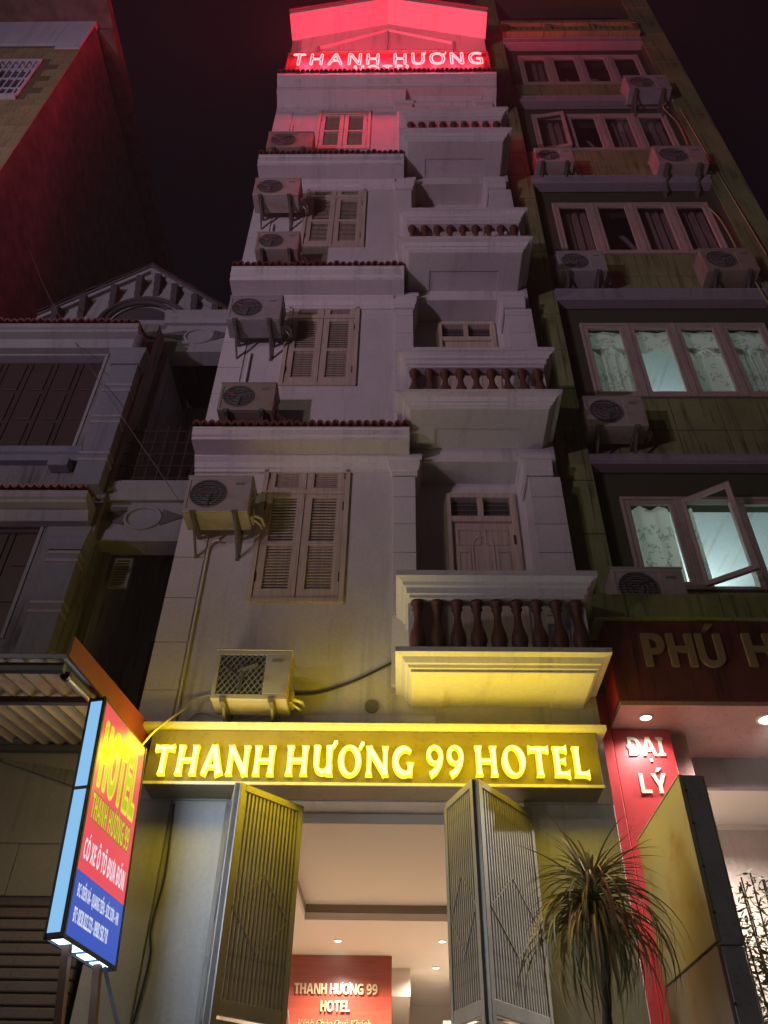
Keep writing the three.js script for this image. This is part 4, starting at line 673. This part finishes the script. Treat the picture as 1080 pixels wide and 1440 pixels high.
// ------------------------------------------------------------ lit box sign on poles at the left
{
  const W = 0.83, H = 1.52, D = 0.11;
  const c = document.createElement('canvas'); c.width = 830; c.height = 1520; const g = c.getContext('2d');
  g.fillStyle = '#ea4158'; g.fillRect(0, 0, 830, 1520); g.fillStyle = '#2450bd'; g.fillRect(0, 1140, 830, 380);
  const word = (t, x, y, w, h, fill, edge, font = 'bold 200px sans-serif') => {   // fits a line of capitals into a box; hooks and stacked accents are drawn by hand
    const plain = { 'Ư': 'U', 'Ơ': 'O', 'Ề': 'Ê', 'Ế': 'Ê' };
    g.font = font; const base = [...t].map((q) => plain[q] ?? q).join(''), mw = g.measureText(base).width; g.save(); g.translate(x, y); g.scale(w / mw, h / 146); g.lineJoin = 'round';
    const draw = (fn) => { if (edge) { g.strokeStyle = edge; g.lineWidth = 22; fn(true); } g.fillStyle = fill; fn(false); };
    draw((s) => s ? g.strokeText(base, 0, 0) : g.fillText(base, 0, 0));
    [...t].forEach((q, i) => { if (!plain[q]) return; const xe = g.measureText(base.slice(0, i + 1)).width; g.lineWidth = 18; g.strokeStyle = fill; g.beginPath(); if (q === 'Ư' || q === 'Ơ') { g.moveTo(xe - 26, -120); g.quadraticCurveTo(xe + 2, -128, xe, -168); } else { const s = q === 'Ế' ? 1 : -1; g.moveTo(xe - 45 - s * 8 + 20, -170); g.lineTo(xe - 45 + s * 24 + 20, -205); } g.stroke(); });
    g.restore();
  };
  word('HOTEL', 60, 560, 710, 430, '#b7c61a', '#e8df3a'); word('THANH HƯƠNG 99', 60, 800, 700, 165, '#cfd422', '#7a6a18');
  word('CÓ XE Ô TÔ ĐƯA ĐÓN', 55, 1060, 730, 130, '#f3f0ff', null);
  word('ĐC: DIỀN XÁ - QUANG TIẾN - SÓC SƠN - HN', 70, 1285, 700, 78, '#eef2ff', null); word('ĐT: 0838.822.333 - 0988.158.718', 70, 1430, 560, 88, '#eef2ff', null);
  const tx = new THREE.CanvasTexture(c); tx.colorSpace = THREE.SRGBColorSpace;
  const s = thing('box_sign', 'tall lit box sign on poles with red and blue face and pale blue edge', 'lit sign');
  s.position.set(-1.865, 2.80, 1.5 - 0.4);
  const face = new THREE.PlaneGeometry(W - 0.04, H - 0.04); face.rotateY(Math.PI / 2); face.translate(0.001, H / 2, 0);
  const fm = new THREE.MeshStandardMaterial({ color: rgb(0.1, 0.1, 0.1), emissive: rgb(1, 1, 1), emissiveMap: tx, emissiveIntensity: 0.95, roughness: 0.25 });
  const grp = (m) => { m.position.y -= 0; return m; };
  grp(mesh('printed_face', face, fm, s));
  const back = new THREE.PlaneGeometry(W - 0.04, H - 0.04); back.rotateY(-Math.PI / 2); back.translate(-D - 0.001, H / 2, 0); mesh('back_face', back, fm, s);
  const edge = glow(0.26, 0.56, 0.90, 0.95);
  mesh('edge_panel', box(-D + 0.014, -0.014, H * 0.585, H - 0.03, W / 2, W / 2 + 0.004), edge, s); mesh('edge_panel', box(-D + 0.014, -0.014, 0.03, H * 0.572, W / 2, W / 2 + 0.004), edge, s);
  mesh('casing', [box(-D, 0, H - 0.02, H, -W / 2, W / 2, 0.004), box(-D, 0, 0, 0.03, W / 2 - 0.03, W / 2 + 0.001), box(-D, -0.002, 0, H, -W / 2, -W / 2 + 0.012), ...[-D, -0.014].map((x) => box(x, x + 0.014, 0, H, W / 2 - 0.012, W / 2 + 0.012, 0.003)), ...[[-D - 0.006, -D + 0.006], [-0.006, 0.006]].map(([a, b]) => box(a, b, 0, 0.022, -W / 2, W / 2)), ...[-W / 2, W / 2 - 0.022].map((z) => box(-0.004, 0.006, 0.022, H, z, z + 0.022)), box(-D, 0, H * 0.572, H * 0.585, W / 2 - 0.01, W / 2 + 0.01)], M.navy, s);
  mesh('inner_panel', box(-D + 0.012, -0.012, 0.05, H - 0.03, -W / 2 + 0.014, W / 2 - 0.014), M.white, s);
  const tubeM = glow(0.62, 0.86, 1, 3);
  for (const z of [-0.33, -0.13, 0.07, 0.25]) mesh('bottom_opening', box(-D + 0.02, -0.02, 0.006, 0.012, z, z + 0.13), tubeM, s);
  for (const [z, q] of [[-0.25, 0], [0.22, 0]]) mesh('pole', [beam(V(-D / 2, 0.01, z), V(-D / 2 + 0.21, -2.80, z + q), 0.045, 0.045)], M.pole, s);
  mesh('brace', [beam(V(-0.03, 0.0, -0.30), V(0.18, -0.55, -0.36), 0.025, 0.025)], M.steel, s);
  s.rotation.set(0, -6.2 * R, 4.4 * R);
  s.updateMatrixWorld(true);
  const w3 = (x, y, z) => s.localToWorld(V(x, y, z));
  area(lightColor(0.70, 0.84, 1), LIGHT.box * 4, W * 0.95, H * 0.95, w3(0.012, H / 2, 0), w3(3, H / 2, 0));
  area(lightColor(0.42, 0.68, 1), LIGHT.box * 1.1, D * 0.8, H * 0.95, w3(-D / 2, H / 2, W / 2 + 0.02), w3(-D / 2, H / 2, 4));
  area(lightColor(0.95, 0.88, 0.85), LIGHT.box * 0.4, W * 0.95, H * 0.95, w3(-D - 0.012, H / 2, 0), w3(-3, H / 2, 0));
  area(lightColor(0.62, 0.86, 1), LIGHT.box * 1.6, D * 0.8, W * 0.8, w3(-D / 2, -0.005, 0), w3(-D / 2, -3, 0));
}
// ------------------------------------------------------------ grey house on the left
{
  const h = thing('townhouse', 'dim grey three-storey house with gabled pediment left of the hotel', 'house');
  const X0 = -6.2, XR = -3.2, X1 = HX0 - 0.02;
  const w1 = [-6.0, -3.73, 8.28, 9.93], w2 = [-6.0, -3.74, 5.72, 7.11];
  mesh('wall', [box(X0, X0 + 0.2, 4.63, 10.6, -0.3, 0), box(w1[1], XR, 4.63, 10.6, -0.3, 0), box(X0 + 0.2, w1[1], 4.63, w2[2], -0.3, 0), box(X0 + 0.2, w1[1], w2[3], w1[2], -0.3, 0), box(X0 + 0.2, w1[1], w1[3], 10.6, -0.3, 0)], M.grey, h);
  mesh('recess_wall', [box(XR, X1, 4.63, 10.6, -1.6, -1.5), box(XR, XR + 0.1, 4.63, 10.3, -1.5, -0.3), box(X0, X1, 4.3, 11, -12, -11.8), box(X0, X0 + 0.2, 0, 10.6, -12, -0.3)], M.grey, h);
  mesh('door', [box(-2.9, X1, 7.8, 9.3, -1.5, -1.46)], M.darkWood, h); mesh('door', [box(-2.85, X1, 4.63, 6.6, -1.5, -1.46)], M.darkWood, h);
  // panelled shutters
  for (const [a, b, c, d] of [w1, w2]) { const wn = part('shutter_window', h); mesh('backing', box(X0 + 0.2, b, c, d, -0.2, -0.14), M.darkWood, wn); const n = 7, pw = (b - a) / n; for (let i = 0; i < n; i++) { const x = a + i * pw; mesh('shutter_leaf', [box(x + 0.006, x + pw - 0.006, c + 0.02, d - 0.02, -0.14, -0.10, 0.004), ...[[0.04, 0.30], [0.34, 0.62], [0.66, 0.96]].map(([p, q]) => box(x + 0.07, x + pw - 0.07, c + (d - c) * p, c + (d - c) * q, -0.10, -0.085, 0.006))], M.darkWood, wn); }
    mesh('window_frame', [box(b - 0.03, b + 0.006, c - 0.01, d + 0.02, -0.16, 0.012), box(X0 + 0.2, b - 0.03, d - 0.01, d + 0.02, -0.16, 0.010)], M.greyTrim, wn); }
  mesh('sill', [sweep([[0, 7.98], [0.08, 7.98], [0.1, 8.05], [0.13, 8.07], [0.13, 8.16], [0, 8.16]], [[X0, 0.002], [-3.57, 0.002]]), box(-3.9, -3.66, 7.86, 7.975, 0.001, 0.14, 0.02)], M.blueGrey, h);
  // column with bands
  for (const [y0, y1, xl, xr, bands] of [[7.55, 9.80, -3.55, -3.23, [9.05, 8.5, 7.9]], [4.63, 6.9, -3.5, -3.2, [6.5, 5.9, 5.3]]]) {
    const col = part('column', h); mesh('shaft', box(xl, xr, y0, y1 - 0.25, 0.002, 0.16, 0.008), M.blueGrey, col);
    mesh('capital', sweep([[0, y1 - 0.25], [0.02, y1 - 0.25], [0.02, y1 - 0.18], [0.04, y1 - 0.14], [0.04, y1 - 0.1], [0.07, y1 - 0.05], [0.07, y1], [0, y1]], [[xl, 0.002], [xl, 0.16], [xr, 0.16], [xr, 0.002]]), M.blueGrey, col);
    for (const b of bands) mesh('band', [box(xl - 0.012, xr + 0.012, b, b + 0.035, 0.002, 0.175, 0.005), box(xl - 0.012, xr + 0.012, b + 0.10, b + 0.135, 0.002, 0.175, 0.005)], M.greyTrim, col);
  }
  // tiled eaves
  for (const [a, b, xr] of [[10.08, 10.20, -3.32], [7.20, 7.33, -3.25]]) {
    mesh('eave', [sweep([[0, a - 0.12], [0.1, a - 0.12], [0.16, a - 0.02], [0.26, a], [0.27, a + 0.03], [0.3, a + 0.04], [0.3, b], [0, b]], [[X0, 0.001], [xr, 0.001]])], M.greyTrim, h);
    tileRow(h, -5.4, xr, b + 0.012, 0.33, 0.02, 0.10);
    mesh('tile_course', [prism([[0, 0], [0.3, 0], [0.3, 0.05], [0, 0.13]].map(([z, q]) => [z, b + 0.004 + q]), X0, -5.4).applyMatrix4(new THREE.Matrix4().makeRotationY(-Math.PI / 2)).scale(-1, 1, 1)], M.tile, h);
  }
  const scroll = []; for (let i = 0; i < 5; i++) scroll.push(clean(new THREE.SphereGeometry(0.09 - i * 0.008, 10, 8).scale(0.9, 1.1, 1).translate(-3.30 - i * 0.012, 10.0 - i * 0.09, 0.16 - i * 0.02))); mesh('scroll_bracket', scroll, M.greyDark, h);
  // frieze beams with oval and lozenge
  for (const [a, b, z] of [[10.42, 11.0, -0.32], [6.98, 7.52, -0.10]]) {
    const fz = part('frieze', h); mesh('beam', [box(XR - 0.05, X1, a, b, z - 0.25, z, 0.008), sweep([[0, b], [0.04, b], [0.07, b + 0.06], [0.07, b + 0.1], [0.1, b + 0.13], [0.1, b + 0.22], [0, b + 0.22]], [[XR - 0.08, z], [X1, z]])], M.greyTrim, fz);
    const cx = -2.76, cy = (a + b) / 2 + 0.04; mesh('oval_moulding', clean(new THREE.TorusGeometry(0.19, 0.022, 8, 40).scale(1, 0.78, 1).translate(cx, cy, z + 0.004)), M.greyTrim, fz);
    mesh('lozenge', [prism([[cx - 0.6, cy + 0.02], [cx - 0.2, cy - 0.1], [cx - 0.2, cy + 0.12]], z, z + 0.012), prism([[cx + 0.2, cy - 0.1], [cx + 0.45, cy + 0.02], [cx + 0.2, cy + 0.12]], z, z + 0.012)], M.greyDark, fz);
  }
  mesh('balcony_rail', [box(XR, X1, 7.6, 7.68, -0.2, -0.06, 0.01), box(XR, X1, 7.72, 7.80, -0.22, -0.04, 0.01)], M.greyTrim, h);
  const gb = []; for (let i = 0; i < 7; i++) gb.push(box(XR + 0.05 + i * 0.13, XR + 0.065 + i * 0.13, 7.8, 8.75, -0.14, -0.12)); for (let i = 0; i < 5; i++) gb.push(box(XR, X1, 7.9 + i * 0.19, 7.915 + i * 0.19, -0.138, -0.122)); mesh('grid_railing', gb, M.darkWood, h);
  const vent = part('vent_grille', h); mesh('vent_frame', [box(-3.04, -2.84, 6.70, 6.725, -0.02, 0.02), box(-3.04, -2.84, 7.05, 7.075, -0.02, 0.02), box(-3.04, -3.01, 6.725, 7.05, -0.02, 0.02), box(-2.87, -2.84, 6.725, 7.05, -0.02, 0.02)].map((q) => q.translate(0, -0.15, -0.35)), M.greyTrim, vent); for (let i = 0; i < 9; i++) mesh('vent_bar', box(-3.01, -2.87, 6.735 + i * 0.035 - 0.15, 6.75 + i * 0.035 - 0.15, -0.365, -0.335), M.greyTrim, vent);
  // pediment and roof
  const px = -3.84, py = 12.70, sl = 0.88, by = 11.27, z = -0.55, dx = (py - by) / sl;
  mesh('pediment', [prism([[-5.2, by], [px + dx, by], [px, py], [-5.2, py - (px + 5.2) * sl]], z - 0.2, z)], M.greyTrim, h);
  const lx = -5.26, ly = py - (px - lx) * sl, rx = px + dx, dark = std([0.06, 0.03, 0.03], { map: T.metal });
  for (const [xa, ya, xb, yb] of [[lx, ly, px, py], [px, py, rx, by]]) {
    mesh('roof', prism([[xa, ya], [xb, yb], [xb, yb + 0.05], [xa, ya + 0.05]], -9, z + 0.08), M.greyDark, h);
    for (let i = 0; i < 10; i++) { const t = i / 10, u = (i + 0.95) / 10, q = (k) => [xa + (xb - xa) * k, ya + (yb - ya) * k]; const [x0, y0] = q(t), [x1, y1] = q(u); mesh('roof_tile', prism([[x0, y0 + 0.052], [x1, y1 + 0.052], [x1, y1 + 0.085], [x0, y0 + 0.085]], -6, z + 0.10 + rr(-0.012, 0.012)), dark, h); }
  }
  mesh('pediment_cornice', [prism([[lx, ly - 0.002], [px, py - 0.002], [px, py - 0.09], [lx, ly - 0.09]], z, z + 0.06), prism([[px, py - 0.002], [rx, by], [rx, by - 0.09], [px, py - 0.09]], z, z + 0.06), box(-5.2, X1, by - 0.12, by - 0.001, z - 0.2, z + 0.12), box(-5.2, X1, by - 0.30, by - 0.121, z - 0.2, z + 0.05)], M.greyTrim, h);
  const arcS = []; for (const [r, d] of [[0.62, 0.05], [0.48, 0.08]]) arcS.push(clean(new THREE.TorusGeometry(r, 0.035, 6, 30, Math.PI).translate(px + 0.1, by, z + d))); mesh('arch_moulding', arcS, M.corbel, h);
  mesh('arch_panel', [prism([...arc(px + 0.1, by, 0.44, 0.44, 0, 180, 16)], z, z + 0.02)], M.corbel, h);
  for (const [x, y] of [[-5.0, 11.50], [-4.66, 11.76], [-4.26, 12.02], [-3.93, 12.26], [-3.66, 12.30], [-3.36, 12.04], [-3.02, 11.78], [-2.68, 11.52]]) { // stepped corbels under the raking cornice
    mesh('corbel', [prism([[0, 0.16], [0.15, 0.10], [0.145, 0.02], [0.11, -0.02], [0.10, -0.1], [0.06, -0.14], [0.055, -0.22], [0, -0.28]], -0.045, 0.045).applyMatrix4(new THREE.Matrix4().makeRotationY(-Math.PI / 2)).translate(x, y, z)], M.corbel, h);
  }
  // ground floor under the awning
  mesh('wall', [box(X0, X1, 3.84, 4.63, -0.3, -0.02)], M.greyTrim, h);
  mesh('wall_patch', [prism([[-3.5, 4.55], [-2.55, 4.40], [-2.55, 4.25], [-3.5, 4.55]].slice(0, 3), -0.02, 0.0)], M.grey, h);
  mesh('wall', [box(X0, -3.02, 3.45, 3.84, -0.3, -0.03), box(-3.01, X1, 3.45, 3.84, -0.3, -0.034)], M.greyTrim, h);
  const rl = box(X0 + 0.1, X1 - 0.05, 0, 0.075, -0.12, -0.05, 0.015); for (let y = 0.1; y < 3.43; y += 0.082) put(mesh('roller_slat', rl, M.shutterDoor, h), 0, y, 0);
  settle(h, -4.2, 0, -0.3);
}
// ------------------------------------------------------------ corrugated awning at the left
{
  const a = thing('awning', 'corrugated metal awning with red side board above the roller shutter', 'awning');
  const zf = 2.04, yf = 4.32, zb = 0.02, yb = 4.66, x0 = -5.6, x1 = -2.13;
  const n = 200, pos = [], at = (i) => { const x = x0 + (x1 - x0) * i / n; return [x, 0.022 * Math.sin(x / 0.125 * 6.283)]; };
  for (let i = 0; i < n; i++) { const [xa, wa] = at(i), [xb, wb] = at(i + 1); for (const t of [0, 0.004]) { const A = [xa, yf + wa + t, zf], B = [xb, yf + wb + t, zf], C = [xb, yb + wb + t, zb], D = [xa, yb + wa + t, zb]; if (t) pos.push(...A, ...B, ...C, ...A, ...C, ...D); else pos.push(...A, ...C, ...B, ...A, ...D, ...C); } const A = [xa, yf + wa, zf], B = [xb, yf + wb, zf]; pos.push(...A, ...B, B[0], B[1] + 0.004, B[2], ...A, B[0], B[1] + 0.004, B[2], A[0], A[1] + 0.004, A[2]); }
  const g = new THREE.BufferGeometry(); g.setAttribute('position', new THREE.Float32BufferAttribute(pos, 3)); g.computeVertexNormals();
  mesh('corrugated_sheet', uvBox(g), M.metalSheet, a);
  mesh('front_beam', [box(x0, x1 - 0.02, yf - 0.085, yf - 0.03, zf - 0.09, zf - 0.04)], M.steel, a);
  const ym = yf + (yb - yf) * 0.37; mesh('purlin', [box(x0, x1 - 0.02, ym - 0.075, ym - 0.028, zf - 0.78, zf - 0.73)], M.steel, a);
  mesh('purlin', [box(x0, x1 - 0.02, yb - 0.09, yb - 0.04, 0.03, 0.08)], M.steel, a);
  mesh('front_trim', [box(x0, x1 + 0.01, yf - 0.028, yf + 0.0, zf + 0.002, zf + 0.012)], M.slate, a);
  const q = prism([[-zf - 0.02, yf - 0.02], [-zb, yb - 0.08], [-zb, yb + 0.12], [-zf - 0.02, yf + 0.13]], 0, 0.02).applyMatrix4(new THREE.Matrix4().makeRotationY(Math.PI / 2)).translate(x1 + 0.005, 0, 0);
  mesh('side_board', [q], std([0.24, 0.04, 0.03], { map: T.rust, roughness: 0.5 }), a);
  settle(a, -3.8, 4.3, 0.02);
  const t = thing('tube_fitting', 'unlit fluorescent tube in chrome fitting under the awning beside the red board', 'lamp');
  const P = (z) => V(-2.17, yf + (yb - yf) * (zf - z) / (zf - zb) - 0.07, z);
  mesh('reflector', [beam(P(1.88), P(1.2), 0.05, 0.03)], std([0.4, 0.38, 0.34], { roughness: 0.2, metalness: 0.8 }), t); mesh('tube', [bar(P(1.86).add(V(0.01, -0.03, 0)), P(1.22).add(V(0.01, -0.03, 0)), 0.014, 10)], std([0.75, 0.62, 0.4], { roughness: 0.2 }), t); mesh('end_cap', [bar(P(1.9).add(V(0, -0.02, 0)), P(1.86).add(V(0, -0.02, 0)), 0.03, 10)], M.black, t);
  settle(t, -2.17, 4.3, 1.5);
}
// ------------------------------------------------------------ tall ochre building far left
{
  const b = thing('tall_building', 'tall ochre tiled building with pale parapet at the upper left corner', 'building');
  const x1 = -6.25, z = 0.45, top = 20.1;
  mesh('wall', [box(x1 - 4, -7.66, 11, 19.0, z - 0.5, z - 0.012), box(-6.83, x1 - 0.001, 11, 19.0, z - 0.5, z - 0.012), box(-7.66, -6.83, 11, 16.58, z - 0.5, z - 0.012), box(-7.66, -6.83, 18.26, 19.0, z - 0.5, z - 0.012)], M.ochreGap, b);
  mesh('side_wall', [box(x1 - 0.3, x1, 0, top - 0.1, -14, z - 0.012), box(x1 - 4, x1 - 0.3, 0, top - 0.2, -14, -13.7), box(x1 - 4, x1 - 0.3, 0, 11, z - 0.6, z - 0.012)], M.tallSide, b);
  const tw = 0.42, th = 0.26, vars = [0, 1, 2].map((k) => box(0.004, tw - 0.004, 0.004, th - 0.004, -0.012, 0.001 + k * 0.002, 0.003)), mt = [M.ochre, std([0.42, 0.34, 0.165], { map: T.grime, roughness: 0.7 }), std([0.49, 0.41, 0.21], { map: T.grime, roughness: 0.7 })];
  let n = 0; for (let y = 13.4; y < 18.74; y += th) for (let i = 0; i < 6; i++) { const off = (Math.round((y - 13.4) / th) % 2) * tw * 0.5, xr = x1 - i * tw - off, xl = xr - tw; if (xl < -8.6) continue; if (xr > -7.64 && xl < -6.85 && y + th > 16.6 && y < 18.24) continue; put(mesh('facing_tile', vars[n % 3], mt[(n * 7 + i) % 3], b), xl, y, z - 0.0); n++; }
  for (let y = 13.4 + th; y < 18.74; y += th * 2) put(mesh('facing_tile', vars[0], M.ochre, b), x1 - tw * 0.5, y, z).scale.x = 0.5;
  const wn = part('barred_window', b); mesh('frame', [box(-7.66, -6.83, 18.2, 18.26, z - 0.2, z + 0.03), box(-7.66, -6.83, 16.55, 16.64, z - 0.2, z + 0.06), box(-6.88, -6.83, 16.6, 18.2, z - 0.2, z + 0.02)], M.palePaint, wn); mesh('pane', box(-7.66, -6.88, 16.64, 18.2, z - 0.2, z - 0.18), std([0.10, 0.10, 0.13], { roughness: 0.15 }), wn);
  for (let i = 0; i < 6; i++) mesh('window_bar', box(-7.60 + i * 0.13, -7.575 + i * 0.13, 16.6, 18.2, z + 0.0, z + 0.025), M.palePaint, wn); for (let i = 0; i < 3; i++) mesh('window_bar', box(-7.66, -6.85, 16.95 + i * 0.42, 16.975 + i * 0.42, z + 0.003, z + 0.027), M.palePaint, wn);
  mesh('parapet', [box(x1 - 4, x1 - 0.02, 19.0, 20.2, z - 0.4, z + 0.03, 0.01), box(x1 - 0.5, x1 - 0.02, 18.8, 19.0, z - 0.3, z + 0.028)], M.palePaint, b);
  mesh('roof_slab', [box(x1 - 4, x1 + 0.30, 20.2, 20.45, -14, z + 0.45, 0.01), box(x1 + 0.02, x1 + 0.30, 20.05, 20.2, -14, z - 0.1)], M.tallSide, b);
  settle(b, -8, 0, -6);
}
// ------------------------------------------------------------ cables
tag(mesh('overhead_cable', tube([V(-6.24, 13.9, -0.6), V(-4.9, 11.3, -0.05), V(-3.5, 9.0, 0.25), V(-2.19, 7.02, 0.44)], 0.0045, 80), M.bracket), 'thin diagonal wire running down past the grey house to the hotel', 'cable');
tag(mesh('sign_cable', tube([V(-1.98, 4.30, 0.72), V(-1.95, 4.56, 0.5), V(-1.86, 4.88, 0.2), V(-1.79, 5.07, 0.06), V(-1.66, 5.11, 0.05), V(-1.58, 5.02, 0.1)], 0.011, 60), M.cablePale), 'pale cable curving from the box sign up to the lowest air conditioner', 'cable');
tag(mesh('black_cable', tube([V(-0.93, 5.13, 0.04), V(-0.75, 5.15, 0.02), V(-0.45, 5.26, 0.018), V(-0.07, 5.47, 0.018), V(0.08, 5.55, 0.05)], 0.012, 50), M.cable), 'black cable from the lowest air conditioner along the wall to the balcony', 'cable');
tag(mesh('white_cable', tube([V(-1.96, 4.86, 0.02), V(-1.86, 4.88, 0.02), V(-1.76, 4.96, 0.02), V(-1.6, 4.93, 0.02), V(-1.42, 4.88, 0.03), V(-1.25, 4.90, 0.06), V(-1.1, 4.95, 0.1)], 0.009, 60), M.cablePale), 'wavy pale cord on the wall under the lowest air conditioner', 'cable');

// ------------------------------------------------------------ street lamp behind the camera, which lights the fronts
{
  const x = -10, z = 13.0, y = 9.2, o = thing('street_lamp', 'street lamp with arched arm beyond the left edge of the view', 'street lamp', [x - 0.8, 0, z + 0.6]);
  mesh('pole', clean(new THREE.CylinderGeometry(0.06, 0.1, 9, 12).translate(0, 4.5, 0)), M.steel, o); mesh('arm', tube([V(0, 8.9, 0), V(0.1, 9.25, -0.08), V(0.5, 9.33, -0.4), V(0.8, 9.33, -0.6)], 0.04, 20, 8), M.steel, o);
  mesh('lamp_head', box(0.55, 1.0, 9.26, 9.36, -0.85, -0.45, 0.03), M.steel, o); mesh('lamp_glow', box(0.6, 0.95, 9.245, 9.258, -0.8, -0.5), glow(1.0, 0.88, 0.70, 6), o);
  point(lightColor(1.0, 0.88, 0.70), LIGHT.street, x, y - 0.02, z, 22);
}
{ // added lilac spotlight, out of view, washing the upper storeys from below
  const o = thing('added_floodlight', 'added lilac spotlight on a short post, unseen beyond the left edge of the view', 'added_floodlight', [-14, 0, 15]);
  mesh('post', clean(new THREE.CylinderGeometry(0.05, 0.07, 2.4, 10).translate(0, 1.2, 0)), M.steel, o);
  const hd = new THREE.Group(); hd.name = 'lamp_housing'; hd.position.set(0, 2.6, 0); o.add(hd); hd.lookAt(V(0.5, 15.5, 0));
  mesh('housing', box(-0.25, 0.25, -0.2, 0.2, -0.16, 0.0, 0.03), M.steel, hd); mesh('lamp_glow', box(-0.21, 0.21, -0.16, 0.16, 0.002, 0.01), glow(0.96, 0.64, 1, 8), hd);
  const l = new THREE.SpotLight(lightColor(0.96, 0.64, 1), LIGHT.addedFlood, 0, 29 * R, 1, 2); l.position.set(-13.8, 2.78, 14.8); l.target.position.set(0.5, 16, 0); l.castShadow = true; l.shadow.radius = 14; scene.add(l, l.target);
}
// thin haze added so that a glow spreads round the lamps
scene.fog = new THREE.FogExp2(0xffffff, 0.0024);
renderer.render(scene, camera);
